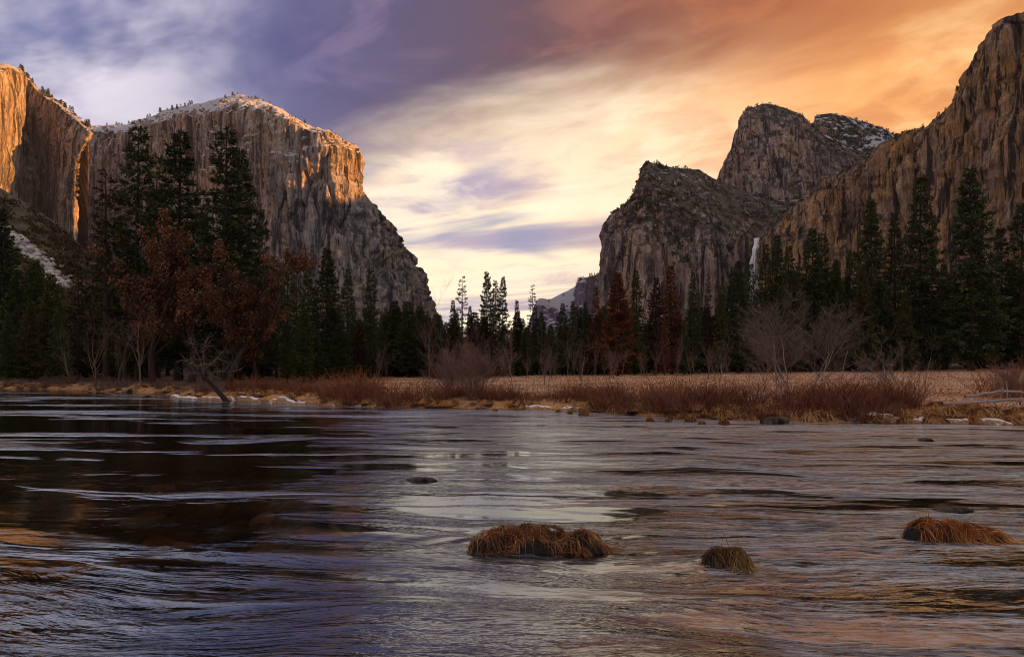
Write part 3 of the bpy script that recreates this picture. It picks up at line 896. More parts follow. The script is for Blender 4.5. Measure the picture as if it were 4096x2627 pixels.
oak_leaf = simple_mat("dry_oak_leaves", [(0.0, (0.020, 0.009, 0.005)), (0.4, (0.085, 0.034, 0.016)), (0.75, (0.20, 0.080, 0.036)), (1.0, (0.36, 0.17, 0.085))], 0.7, 0.3, 0.2, 0.5, 0.15)
willow_red = simple_mat("red_willow_stems", [(0.0, (0.045, 0.016, 0.010)), (0.5, (0.185, 0.062, 0.034)), (1.0, (0.38, 0.165, 0.095))], 0.85, 0.2, 0.0, 1.0, 0.3)
willow_big = simple_mat("brown_willow_stems", [(0.0, (0.070, 0.036, 0.028)), (0.5, (0.210, 0.112, 0.087)), (1.0, (0.448, 0.280, 0.224))], 0.88)
willow_orange = simple_mat("orange_willow_stems", [(0.0, (0.098, 0.031, 0.014)), (0.5, (0.308, 0.091, 0.031)), (1.0, (0.532, 0.196, 0.070))], 0.85, 0.2, 0.0, 1.0, 0.2)
straw = simple_mat("straw_grass", [(0.0, (0.10, 0.038, 0.014)), (0.35, (0.30, 0.125, 0.042)), (0.7, (0.55, 0.28, 0.11)), (1.0, (0.74, 0.46, 0.23))], 0.8, 0.2, 0.2, 1.0, 0.2)


# ------------------------------------------------------------------ tree builders (a nominal height each; scaled when placed)
def conifer_meshes(seed, H=30.0, width=4.2, density=1.0, open_=0.0, bare=0.12, droop=0.35, needle=needle_dark, top_sharp=0.9, name="conifer"):
    """trunk mesh and crown mesh of a needle tree"""
    g = np.random.default_rng(seed)
    tr, cr = Build(seed), Build(seed + 1)
    k = 14
    zz_ = np.linspace(0, H * 0.985, k)
    sway = np.stack([0.12 * np.sin(zz_ * 0.18 + seed), 0.12 * np.cos(zz_ * 0.15 + seed * 2), zz_], -1)
    tr.tube(sway, np.interp(zz_, [0, H * 0.03, H], [0.52, 0.40, 0.035]) * (H / 30), 7, g.uniform(0.3, 0.6))
    z = H * bare
    C, A, Sd, Ln, Wd, Tn = [], [], [], [], [], []
    ang = g.uniform(0, 6.28)
    lean = g.uniform(0, 6.28)
    while z < H * 0.985:
        f = (z - H * bare) / (H * (1 - bare))
        prof = (1 - f) ** top_sharp * min(1.0, 0.45 + 3.2 * f)
        nb = max(3, int(round((6.5 - 2.5 * f) * density)))
        for b in range(nb):
            ang += 2.4 + g.normal(0, 0.35)
            if g.random() < open_ * 0.5:
                continue
            lump = float(vnoise(math.cos(ang) * 1.3, math.sin(ang) * 1.3 + seed, z / (H * 0.07), seed))
            L = width * prof * g.uniform(0.6, 1.12) * (1 + 0.14 * math.cos(ang - lean)) * (1 + 0.38 * lump) + 0.25
            up = g.normal(0.10, 0.12) + 0.5 * f * f
            dirv = np.array([math.cos(ang), math.sin(ang), 0.0])
            base = np.array([np.interp(z, zz_, sway[:, 0]), np.interp(z, zz_, sway[:, 1]), z + g.normal(0, 0.12)])
            n = 6
            s = np.linspace(0, 1, n)
            pts = base + dirv * (s * L)[:, None]
            pts[:, 2] += L * (up * s - droop * s**1.6 + 0.16 * s**4)
            cr.tube(pts, np.interp(s, [0, 1], [0.022 + 0.012 * L, 0.012]), 3, 0.06)
            # sprays of needles along the limb
            m = int((4 + 5.2 * L) * density)
            si = np.sqrt(g.uniform((0.12 + 0.45 * open_) ** 2, 1.0, m))
            p = np.stack([np.interp(si, s, pts[:, q]) for q in range(3)], -1)
            lat = np.cross(dirv, [0, 0, 1])
            spread = 0.36 * L * (1.08 - si) * (1 - 0.35 * open_) + 0.16
            off = g.uniform(-1, 1, m) * spread
            p = p + lat * off[:, None]
            p[:, 2] += g.normal(0, 0.10, m) - 0.10 * np.abs(off)
            nn = 3
            for q in range(nn):
                jit = g.normal(0, 0.55, (m, 3))
                ax_ = dirv[None] * 0.8 + lat[None] * (np.sign(off) * 0.7)[:, None] + jit
                ax_[:, 2] += 0.25 * open_ * 2 - 0.12
                sd_ = g.normal(0, 1, (m, 3)) * 0.8 + np.array([0, 0, 0.2])
                C.append(p + g.normal(0, 0.06, (m, 3)))
                A.append(ax_)
                Sd.append(sd_)
                Ln.append(g.uniform(0.34, 0.72, m) * (H / 30) ** 0.3)
                Wd.append(g.uniform(0.13, 0.26, m) * (H / 30) ** 0.3)
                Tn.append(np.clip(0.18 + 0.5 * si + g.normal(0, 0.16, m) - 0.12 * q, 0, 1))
        z += H * (0.0165 + 0.006 * (1 - f)) / max(0.75, density) * g.uniform(0.7, 1.3) * (1 + 0.9 * open_)
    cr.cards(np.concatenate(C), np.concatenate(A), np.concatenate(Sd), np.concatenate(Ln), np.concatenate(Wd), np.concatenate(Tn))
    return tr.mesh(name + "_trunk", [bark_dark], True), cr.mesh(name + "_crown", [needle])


def limb_tree(seed, H, spread, levels=4, n0=1, trunk_r=0.16, split=(3, 5), curve=0.18, up=0.25, lean=(0, 0), sides=4, minr=0.008, ratio=0.62, first=0.28, tilt=0.28, foot=0.25):
    """the branch polylines of a leafless tree: list of (points, radii, level) and the twig tips"""
    r = random.Random(seed)
    lines, tips = [], []

    def grow(p, d, L, rad, lev):
        n = 6 if lev < 2 else 4
        pts = [np.array(p, float)]
        dd = np.array(d, float)
        for i in range(n):
            dd = dd + np.array([r.gauss(0, curve), r.gauss(0, curve), r.gauss(0, curve * 0.6) + up * 0.12 * (1 if lev else 0.3)])
            dd /= np.linalg.norm(dd)
            pts.append(pts[-1] + dd * L / n)
        pts = np.array(pts)
        rr = np.linspace(rad, max(minr, rad * (0.30 if lev else 0.35)), n + 1)
        lines.append((pts, rr, lev))
        if lev >= levels:
            tips.append((pts[-1], dd))
            tips.append((pts[n // 2], dd))
            return
        kids = r.randint(*split) + (3 if lev == 0 else 0)
        for c in range(kids):
            s = r.uniform(first if lev == 0 else 0.25, 1.0) if c else 1.0
            i = min(n, int(s * n))
            q = pts[i]
            az = r.uniform(0, 6.283)
            tilt = r.uniform(0.45, 1.05) if c else r.uniform(0.05, 0.35)
            ref = np.array([math.cos(az), math.sin(az), 0.15])
            nd = dd * math.cos(tilt) + ref * math.sin(tilt) * spread
            nd /= np.linalg.norm(nd)
            grow(q, nd, L * ratio * r.uniform(0.7, 1.15) * (1.15 - 0.3 * s), max(minr, rr[i] * r.uniform(0.5, 0.72)), lev + 1)

    tilt0 = tilt
    for k in range(n0):
        tilt = tilt0 * r.uniform(0.15, 1.1)
        a = k / max(1, n0) * 6.283 + r.uniform(0, 1)
        d0 = np.array([lean[0] + (tilt * math.cos(a) if n0 > 1 else 0), lean[1] + (tilt * math.sin(a) if n0 > 1 else 0), 1.0])
        grow((foot * math.cos(a) * (n0 > 1) * r.uniform(0.3, 1), foot * math.sin(a) * (n0 > 1) * r.uniform(0.3, 1), -0.1), d0 / np.linalg.norm(d0), H * (0.52 if levels > 2 else 0.7) * r.uniform(0.85, 1.1), trunk_r, 0)
    return lines, tips


def fit_height(lines, H):
    top = max(p[:, 2].max() for p, _, _ in lines)
    return H / top


def bare_tree_meshes(seed, H=10.0, spread=0.9, bark=bark_pale, name="bare_tree", **kw):
    lines, tips = limb_tree(seed, H, spread, **kw)
    k = fit_height(lines, H)
    tr, cr = Build(seed), Build(seed)
    g = random.Random(seed)
    for pts, rr, lev in lines:
        if lev == 0:
            tr.tube(pts * k, rr, 6, g.uniform(0.45, 0.7))
        else:
            cr.tube(pts * k, rr, 3, g.uniform(0.25, 0.8))
    return tr.mesh(name + "_trunk", [bark], True), cr.mesh(name + "_crown", [twig_mat if bark is bark_pale else bark])


def oak_meshes(seed, H=20.0, spread=1.05, leaves=9, name="oak", leafmat=oak_leaf, bark=bark_dark, leaf=0.30, lean=(0, 0), ratio=0.66):
    lines, tips = limb_tree(seed, H, spread, levels=4, trunk_r=0.36, split=(3, 5), curve=0.13, up=0.55, lean=lean, first=0.18, ratio=ratio, minr=0.015)
    k = fit_height(lines, H)
    tr, cr = Build(seed), Build(seed)
    r = random.Random(seed)
    g = np.random.default_rng(seed)
    for pts, rr, lev in lines:
        (tr if lev == 0 else cr).tube(pts * k, rr * (1.25 if lev < 3 else 1.0), 6 if lev < 2 else 3, 0.06 if lev else 0.4)
    tp = np.array([p for p, d in tips]) * k
    mid = tp.mean(0)
    thin_ = vnoise(tp[:, 0] / 1.6, tp[:, 1] / 1.6, tp[:, 2] / 1.6, seed)
    tp = tp[thin_ > -0.28]                                     # bare gaps between the leafy clumps
    n = leaves
    c = np.repeat(tp, n, 0) + g.normal(0, 0.30, (len(tp) * n, 3))
    out = np.linalg.norm(c - mid, axis=1)
    out = out / out.max()
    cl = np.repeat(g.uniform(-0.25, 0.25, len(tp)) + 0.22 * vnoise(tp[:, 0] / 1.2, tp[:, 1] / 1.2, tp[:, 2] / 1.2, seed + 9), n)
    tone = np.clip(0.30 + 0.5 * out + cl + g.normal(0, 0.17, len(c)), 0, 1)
    axis = g.normal(0, 1, (len(c), 3)) + np.array([0, 0, -0.4])
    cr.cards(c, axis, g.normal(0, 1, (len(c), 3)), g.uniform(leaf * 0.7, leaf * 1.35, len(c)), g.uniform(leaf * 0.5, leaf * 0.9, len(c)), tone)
    return tr.mesh(name + "_trunk", [bark], True), cr.mesh(name + "_crown", [leafmat])


def shrub_meshes(seed, H=2.0, W=1.6, stems=70, mat=willow_red, name="willow_shrub", arch=0.35, twigs=4, thin=1.0):
    """a many-stemmed leafless thicket: stems rooted all over its base, tangled fine twigs"""
    g = np.random.default_rng(seed)
    st, tw = Build(seed), Build(seed)
    for i in range(stems):
        a = g.uniform(0, 6.283)
        rr = math.sqrt(g.uniform(0, 1))
        d = np.array([math.cos(a), math.sin(a)])
        b = d * rr * W * 0.46
        h = H * g.uniform(0.35, 1.0) * (1 - 0.45 * rr * rr)
        lean = d * rr * 0.35 + g.normal(0, 0.28, 2)
        n = 6
        s = np.linspace(0, 1, n)
        pts = np.zeros((n, 3))
        pts[:, 0] = b[0] + lean[0] * h * (s * 0.6 + arch * s**2.2) + np.cumsum(g.normal(0, 0.028 * H, n))
        pts[:, 1] = b[1] + lean[1] * h * (s * 0.6 + arch * s**2.2) + np.cumsum(g.normal(0, 0.028 * H, n))
        pts[:, 2] = -0.08 + h * (s - 0.12 * arch * s**3)
        tone = g.uniform(0.1, 0.9)
        st.tube(pts, np.linspace(0.011, 0.005, n) * thin * (0.7 + 0.3 * H), 3, tone)
        for q in range(twigs):
            j = g.integers(1, n)
            p0 = pts[j]
            td = np.array([lean[0], lean[1], 0.7]) + g.normal(0, 0.55, 3)
            td /= np.linalg.norm(td)
            L = H * g.uniform(0.10, 0.30)
            p1 = p0 + td * L * 0.5
            p2 = p1 + (td + g.normal(0, 0.35, 3)) * L * 0.5
            tw.tube(np.array([p0, p1, p2]), np.array([0.006, 0.005, 0.0035]) * thin * (0.7 + 0.3 * H), 3, min(1, tone + g.uniform(-0.1, 0.3)))
    return st.mesh(name + "_stems", [mat]), tw.mesh(name + "_twigs", [mat])


def gz(x, y):
    return float(ground_z(np.array(x), np.array(y)))


def plant(name, label, cat, meshes, u, d, H_px_top=None, H=None, nominal=1.0, group=None, rot=None, parts=("trunk", "crown"), wide=1.0, sink=0.05, rnd=random.Random(5)):
    """stand a thing on the ground d metres ahead in the column of pixel u; its height from the pixel row of its top, or H"""
    x = (u - 512.0) / F * d
    z = gz(x, d)
    if H is None:
        H = CH + (VH - H_px_top) / F * d - z
    s = H / nominal
    return thing(name, label, cat, list(zip(parts, meshes)), (x, d, z - sink), (0, 0, rnd.uniform(0, 6.28) if rot is None else rot), (s * wide, s * wide, s), group)


# prototypes (mesh data shared by the copies)
FIR = [conifer_meshes(100 + i, 30, wd, dn, op, br, dr, needle_dark, ts, "fir") for i, (wd, dn, op, br, dr, ts) in enumerate([
    (5.6, 1.05, 0.0, 0.07, 0.38, 0.9), (5.0, 0.95, 0.1, 0.09, 0.42, 0.95), (6.2, 1.0, 0.05, 0.06, 0.32, 0.85), (5.2, 0.85, 0.2, 0.12, 0.5, 1.05), (6.4, 1.1, 0.0, 0.04, 0.25, 0.7)])]
PINE = [conifer_meshes(200 + i, 30, wd, dn, op, br, dr, needle_dark, ts, "pine") for i, (wd, dn, op, br, dr, ts) in enumerate([
    (5.0, 1.05, 0.32, 0.12, 0.24, 0.72), (4.4, 0.95, 0.45, 0.16, 0.20, 0.68), (5.4, 1.15, 0.22, 0.10, 0.28, 0.80)])]


def recolor(pair, mat, name):
    t_, c_ = pair
    c2 = c_.copy()
    c2.materials[0] = mat
    c2.name = name
    return t_, c2


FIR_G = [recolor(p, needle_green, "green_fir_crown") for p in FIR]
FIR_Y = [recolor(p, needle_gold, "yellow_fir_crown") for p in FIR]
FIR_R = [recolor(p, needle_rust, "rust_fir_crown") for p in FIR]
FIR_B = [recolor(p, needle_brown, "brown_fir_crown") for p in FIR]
PINE_G = [recolor(p, needle_green, "green_pine_crown") for p in PINE]
DEADC = conifer_meshes(301, 30, 3.6, 0.8, 0.55, 0.10, 0.15, needle_brown, 0.8, "dead_conifer")
OAK = [oak_meshes(401, 20, 0.62, 13, ratio=0.6), oak_meshes(407, 20, 0.78, 16, ratio=0.6), oak_meshes(411, 20, 0.6, 13, ratio=0.58)]
BK = dict(levels=5, split=(2, 4), minr=0.005, first=0.12)
BARE = [bare_tree_meshes(501, 10, 0.75, trunk_r=0.10, curve=0.12, **BK), bare_tree_meshes(502, 10, 0.8, trunk_r=0.10, lean=(-0.28, 0), curve=0.12, **BK),
        bare_tree_meshes(503, 10, 0.6, trunk_r=0.10, up=0.6, curve=0.10, **BK)]
BARE_B = [bare_tree_meshes(511, 10, 0.8, bark_mid, trunk_r=0.10, curve=0.13, **BK), bare_tree_meshes(512, 10, 0.65, bark_mid, trunk_r=0.10, up=0.6, curve=0.12, **BK)]
CLUMP = [bare_tree_meshes(521, 7, 0.95, bark_pale, levels=4, n0=7, trunk_r=0.045, up=0.12, split=(4, 6), minr=0.004, curve=0.10, first=0.2, tilt=0.42, foot=1.5), bare_tree_meshes(523, 4, 0.75, bark_pale, levels=4, n0=3, trunk_r=0.04, split=(3, 5), minr=0.004, curve=0.12, first=0.15)]
SHRUB = [shrub_meshes(601 + i, 2.0, 2.0, 80, willow_red) for i in range(4)]
SHRUB_B = [shrub_meshes(605 + i, 2.0, 2.0, 70, bark_mid, name='brown_brush') for i in range(2)]
SHRUB_O = [shrub_meshes(611 + i, 2.0, 2.0, 80, willow_orange) for i in range(2)]
SHRUB_P = [bare_tree_meshes(621, 4.5, 0.85, willow_big, name='large_willow', levels=4, n0=11, trunk_r=0.035, up=0.25, split=(3, 5), minr=0.004, curve=0.13, first=0.1, tilt=0.5, foot=0.5)]

# ------------------------------------------------------------------ the forest
P_ = lambda *a, **k: plant("pine_tree", *a, nominal=30.0, **k)
F_ = lambda *a, **k: plant("fir_tree", *a, nominal=30.0, **k)
# left stand behind the brown oaks
P_("tall open pine, leftmost of the big three above the brown oaks", "tree", PINE[0], 138, 85, 123)
P_("slim pine between the two leftmost big pines", "tree", PINE[1], 157, 96, 151, wide=0.8)
P_("dense dark pine, middle of the big three above the brown oaks", "tree", PINE[2], 179, 84, 131, wide=1.15)
P_("tall pine in front of the orange lit cliff patch", "tree", PINE[0], 226, 80, 127, rot=2.0, wide=1.05)
P_("shorter pine leaning on the tall pine beside the orange cliff patch", "tree", PINE[2], 240, 88, 148, rot=1.0)
P_("lone thin pine rising just right of the brown oaks", "tree", PINE[1], 260, 100, 206, wide=0.9)
plant("dead_conifer", "half dead conifer with long bare side branches at the gully", "tree", DEADC, 106, 80, 168, nominal=30.0, wide=1.25)
plant("dead_conifer", "dead reddish grey conifer on the river bend, thin and leafless", "tree", DEADC, 78, 88, 248, nominal=30.0, wide=0.9, rot=1.2)
F_("yellow green fir behind the pale bare trees", "tree", FIR_Y[1], 105, 92, 235, wide=1.1)
F_("dark fir cut by the picture edge above the river bend", "tree", FIR[0], 2, 95, 206)
for i, (u, v, d, m, lb) in enumerate([
        (18, 268, 92, FIR_G[2], "rounded green fir nearest the picture edge"), (36, 258, 96, FIR_G[0], "bushy green fir below the talus strip"),
        (51, 272, 90, FIR_Y[2], "golden green fir at the foot of the talus strip"), (60, 300, 86, FIR_G[1], "small green fir left of the dead reddish conifer"),
        (120, 262, 96, FIR_G[1], "green fir under the half dead conifer"), (30, 300, 84, FIR_Y[0], "low yellowish fir over the river bend"),
        (8, 312, 82, FIR_G[0], "low green fir at the very edge of the river bend")]):
    F_(lb, "tree", m, u, d, v, wide=1.25)
plant("oak_tree", "brown leaved oak with open dark limbs under the big pines", "tree", OAK[0], 156, 68, 208, nominal=20.0, wide=1.0, rot=0.6)
plant("oak_tree", "broad russet oak with the densest dry leaves", "tree", OAK[1], 228, 60, 233, nominal=20.0, wide=1.0, rot=2.2)
plant("oak_tree", "dark brown oak half hidden behind the russet oak", "tree", OAK[2], 192, 73, 224, nominal=20.0, wide=1.0, rot=4.0)
plant("oak_tree", "lower russet oak spilling toward the meadow", "tree", OAK[0], 254, 62, 292, nominal=20.0, wide=1.1, rot=3.3)
plant("oak_tree", "slim brown oak at the dark water's edge, left of the big oaks", "tree", OAK[2], 126, 72, 262, nominal=20.0, wide=0.9, rot=1.0)
for u, d, v, m, lb, rot in [
        (96, 71, 292, BARE_B[1], "bare grey brown tree leaning over the dark bank", 0.0), (142, 66, 262, BARE_B[0], "tall bare tree in front of the brown oaks", 1.0),
        (22, 84, 300, BARE_B[0], "bare grey tree at the river bend edge", 2.0), (70, 79, 318, BARE[2], "small bare tree over the riffle at the bend", 3.0),
        (118, 70, 320, BARE_B[1], "short bare brown tree between the two taller bare ones", 4.0)]:
    plant("bare_tree", lb, "tree", m, u, d, v, nominal=10.0, rot=rot, wide=0.9)
F_("dark fir filling the gap between the big pines and the brown oaks", "tree", FIR_G[1], 205, 84, 215, wide=1.0)
F_("dark green fir right behind the russet oak", "tree", FIR[3], 258, 88, 250, wide=1.1)
F_("green fir left of the brown oak, half hidden", "tree", FIR_G[4], 130, 88, 240, wide=1.0)
# conifers in front of the great wall
for u, v, d, m, w_, lb in [
        (277, 259, 104, PINE_G[1], 0.9, "slim green pine, leftmost below the great wall"), (288, 257, 97, PINE_G[0], 0.9, "green pine beside the slim green pine"),
        (297, 266, 100, PINE_G[1], 0.8, "narrow green pine, third from the brown oaks"), (308, 267, 110, PINE_G[2], 0.8, "pale green pine touching the big dark fir"),
        (327, 246, 90, FIR[0], 1.15, "big dark fir against the great wall"), (348, 267, 100, FIR_G[1], 0.95, "pointed fir between the big dark fir and the lone spire"),
        (371, 265, 92, PINE[0], 0.75, "lone dark spire standing before the rust streak of the wall"), (304, 308, 76, PINE_G[2], 1.35, "young bushy pine at the meadow edge"),
        (287, 322, 72, PINE_G[0], 1.3, "young pine beside the russet oak, low branches"), (317, 330, 80, FIR_G[2], 1.3, "low green fir under the big dark fir"),
        (341, 318, 86, FIR[2], 1.3, "squat dark fir under the pointed fir"), (360, 318, 88, FIR_B[0], 1.1, "small brown fir left of the lone spire")]:
    (P_ if m in PINE or m in PINE_G else F_)(lb, "tree", m, u, d, v, wide=w_)
# centre skyline
for u, v, d, m, w_, lb in [
        (487, 271, 104, PINE[2], 0.75, "tallest of the three thin pines against the pale sky"), (495.5, 279, 107, PINE[0], 0.7, "middle of the three thin pines against the pale sky"),
        (503, 276, 105, PINE[2], 0.68, "last of the three thin pines against the pale sky"), (453, 299, 106, FIR_B[1], 0.9, "brown fir below the wispy larch"),
        (533, 284, 112, DEADC, 1.0, "sparse dead conifer left of the distant snowy ridge"), (517, 299, 112, FIR_B[2], 0.7, "small brown fir in the valley gap"),
        (470, 305, 110, FIR_B[0], 0.8, "dull fir left of the three thin pines"), (462, 275, 100, DEADC, 1.05, "wispy bare larch against the pale sky"),
        (573, 300, 105, FIR[1], 0.9, "small dark fir in front of the snowy ridge"), (585.5, 301, 107, FIR[0], 0.8, "small dark fir under the rock spur"),
        (596, 286, 100, FIR_R[3], 1.0, "thin rust red dead fir"), (617, 271, 95, FIR_R[4], 1.05, "tall bright rust red dead fir"),
        (636, 269, 104, FIR[1], 0.95, "dark green fir behind the bright rust red fir"), (656, 276, 103, FIR_B[0], 0.95, "brown topped fir before the massif"),
        (671, 264, 106, FIR_R[2], 0.95, "red topped fir rising before the massif"), (664, 316, 94, FIR_R[1], 0.8, "short rust red fir among dark trunks"),
        (634, 306, 98, FIR_G[2], 1.0, "small green fir beside the bright rust red fir"), (693, 271, 103, FIR[1], 0.85, "slender dark fir in front of the massif"),
        (708, 273, 108, DEADC, 0.6, "thin half bare conifer beside the slender fir"), (721, 284, 100, FIR_Y[1], 0.85, "olive yellow fir below the cliff"),
        (738, 259, 104, FIR[0], 0.95, "dark fir standing left of the waterfall"), (751, 262, 110, FIR[2], 0.8, "dark fir at the foot of the waterfall"),
        (684, 320, 98, FIR_G[0], 0.9, "low green fir under the slender fir")]:
    (P_ if m in PINE else (lambda *a, **k: plant("dead_conifer", *a, nominal=30.0, **k)) if m is DEADC else F_)(lb, "tree", m, u, d, v, wide=w_)
# right stand
for u, v, d, m, w_, lb in [
        (766, 243, 108, FIR[1], 0.9, "dark fir just right of the waterfall"), (777, 233, 106, FIR[0], 0.85, "tallest fir of the clump right of the waterfall"),
        (789, 244, 110, FIR[2], 0.8, "short topped fir in the clump right of the waterfall"), (812, 228, 106, PINE[2], 0.95, "bushy pine left of its twin before the rust cliff"),
        (822, 231, 108, PINE[0], 0.85, "bushy pine right of its twin before the rust cliff"), (836, 258, 106, FIR_G[0], 0.95, "green fir right of the bushy twin pines"),
        (850, 249, 112, FIR[1], 0.85, "narrow dark fir left of the tall fir"), (871, 197, 104, FIR[0], 0.95, "tall dark fir, first of the right stand's four tallest"),
        (863, 262, 100, FIR_Y[0], 0.85, "olive fir in front of the tall dark fir"), (895, 211, 110, FIR[1], 0.85, "fir in the notch between the two tallest neighbours"),
        (921, 174, 104, FIR[2], 0.95, "broad tall fir with layered boughs"), (971, 165, 98, FIR[0], 1.05, "tallest fir of the right stand with visible trunk"),
        (1001, 226, 108, FIR[2], 0.95, "dark fir right of the tallest fir"), (1022, 202, 106, FIR[1], 1.2, "dark fir cut by the right picture edge"),
        (944, 262, 112, FIR[0], 0.9, "dark fir filling the gap before the tallest fir"), (905, 290, 100, FIR_Y[2], 0.9, "olive fir under the broad tall fir")]:
    (P_ if m in PINE else F_)(lb, "tree", m, u, d, v, wide=w_)

def zone(u):
    """what stands at this place along the far side of the river"""
    for lim, w_ in ((75, "at the river bend"), (125, "beside the half dead conifer"), (275, "about the brown oaks"), (345, "by the big dark fir"), (425, "by the lone dark spire"),
                    (535, "by the three thin pines"), (605, "below the distant snowy ridge"), (680, "about the rust red firs"), (745, "below the scrubby massif"),
                    (850, "about the pale birch clump"), (945, "by the broad tall fir")):
        if u < lim:
            return w_
    return "by the tallest fir"


# filler forest behind, nothing tells one from the other
rf = random.Random(77)
fill = []
for i in range(296):
    u = rf.uniform(-105, 1085) if i < 210 else rf.uniform(385, 620)
    if 425 < u < 560:
        d, vt = rf.uniform(96, 140), rf.uniform(308, 340)
    elif u < 280:
        d, vt = rf.uniform(98, 135), rf.uniform(262, 330)
    elif u < 425:
        d, vt = rf.uniform(104, 140), rf.uniform(300, 335)
    elif u < 720:
        d, vt = rf.uniform(106, 140), rf.uniform(300, 335)
    else:
        d, vt = rf.uniform(112, 145), rf.uniform(262, 320)
    fill.append((u, d, vt))
for u, d, vt in fill:
    m = rf.choice(FIR + FIR + FIR_B + PINE if 270 < u < 720 else FIR + FIR + FIR_G + PINE)
    plant("forest_conifer", "dark conifer crowded in the forest " + zone(u), "tree", m, u, d, vt, nominal=30.0, group="dark forest behind the front row of trees", wide=rf.uniform(1.05, 1.55), rnd=rf)
# leafless trees mixed into the middle of the forest
for i in range(44):
    u = rf.uniform(375, 740)
    plant("bare_forest_tree", "leafless brown tree at the dark forest edge " + zone(u), "tree", rf.choice(BARE_B), u, rf.uniform(78, 100), rf.uniform(318, 350), nominal=10.0, group="leafless trees along the forest edge", wide=rf.uniform(0.7, 1.0), rnd=rf)

# single leafless trees on the meadow and bank
BT = lambda lb, m, u, d, v, nom=10.0, **k: plant("bare_tree", lb, "tree", m, u, d, v, nominal=nom, **k)
BT("large bare tree with spreading limbs beside the great wall's foot", BARE_B[0], 430, 92, 272, wide=0.75, rot=0.4)
BT("many stemmed pale birch clump on the right meadow", CLUMP[0], 796, 47, 287, 7.0, wide=1.15)
BT("pale bare birch left of the birch clump", BARE[2], 764, 50, 316, wide=1.1)
BT("pale bare birch leaning out right of the birch clump", BARE[1], 838, 48, 318, wide=1.0, rot=3.0)
BT("small forked bare tree near the fallen logs", CLUMP[1], 898, 37, 323, 4.0, wide=1.1)
BT("thin bare tree right of the small forked one", BARE[0], 924, 39, 324, wide=0.7)
BT("small white bare sapling before the dark trunks", BARE[2], 719, 56, 334, wide=0.9)
BT("bare forked tree in front of the rust red firs", BARE[0], 580, 47, 326, wide=0.8, rot=5.0)
BT("slim bare birch below the three thin pines", BARE[2], 513, 48, 318, wide=0.7, rot=2.0)
BT("bare brown birch left of the rust red firs", BARE_B[1], 545, 60, 330, wide=0.8)
SH = lambda lb, m, u, d, H, nom, wd=1.0, grp=None, **k: plant("willow_shrub", lb, "shrub", m, u, d, H=H, nominal=nom, group=grp, parts=("stems", "twigs"), wide=wd, **k)
SH("large arching willow in the middle of the far bank", SHRUB_P[0], 476, 42.2, 4.4, 4.5, 1.05)
SH("second large willow leaning behind the arching one", SHRUB_P[0], 452, 45, 3.8, 4.5, 1.05, rot=2.0)
SH("bright orange willow by the meadow edge", SHRUB_O[0], 362, 45.5, 2.6, 2.0, 0.9)
SH("dull orange willow left of the bright orange one", SHRUB_O[1], 345, 46, 2.4, 2.0, 0.9)
SH("rusty willow at the right picture edge", SHRUB_O[1], 1006, 40, 2.7, 2.0, 1.1)
SH("brown willow beside the rusty one at the right picture edge", SHRUB_P[0], 1012, 37, 2.6, 4.5, 1.1)
for i in range(26):
    u = rf.uniform(2, 232)
    d = 60.0
    for _ in range(8):
        d = float(bank_y((u - 512) / F * d)) + abs(rf.gauss(0, 1.6)) + 0.5
    SH("low leafless brown brush on the dark bank " + zone(u), rf.choice(SHRUB_B), u, d, rf.uniform(0.7, 1.9), 2.0, rf.uniform(0.9, 1.4), "brown brush on the dark bank", rnd=rf)
G1 = "low red willows along the far bank"
for i in range(130):
    u = rf.uniform(236, 905)
    if u < 330 :
        off, H = rf.uniform(2.0, 7), rf.uniform(0.9, 1.6)
    elif u < 445:
        off, H = rf.uniform(0.2, 3.0), rf.uniform(1.0, 1.9)
    elif u < 600:
        off, H = rf.uniform(1.5, 5), rf.uniform(0.7, 1.4)
    else:
        off, H = rf.uniform(0.2, 3.6), rf.uniform(1.0, 2.0)
    # stand at the bank distance for this column
    d = 45.0
    for _ in range(6):
        d = float(bank_y((u - 512) / F * d)) + off
    SH("low red stemmed willow in the bank thicket " + zone(u), rf.choice(SHRUB), u, d, H, 2.0, rf.uniform(0.9, 1.3), G1, rnd=rf)

# ------------------------------------------------------------------ grass tussocks
def lobe_mesh(lobes, n=60, seed=1, rough=0.04):
    """height of a mound made of soft lobes (cx, cy, rx, ry, h) on a local grid"""
    def h(x, y):
        out = np.full(np.shape(x), -0.12)
        for cx, cy, rx, ry, hh in lobes:
            q = ((x - cx) / rx) ** 2 + ((y - cy) / ry) ** 2
            out = np.maximum(out, hh * (1 - np.clip(q, 0, 4) ** 2.2))
        out = out + rough * fbm(x * 7, y * 7, seed, 3, seed)
        return np.maximum(out, -0.12)
    return h


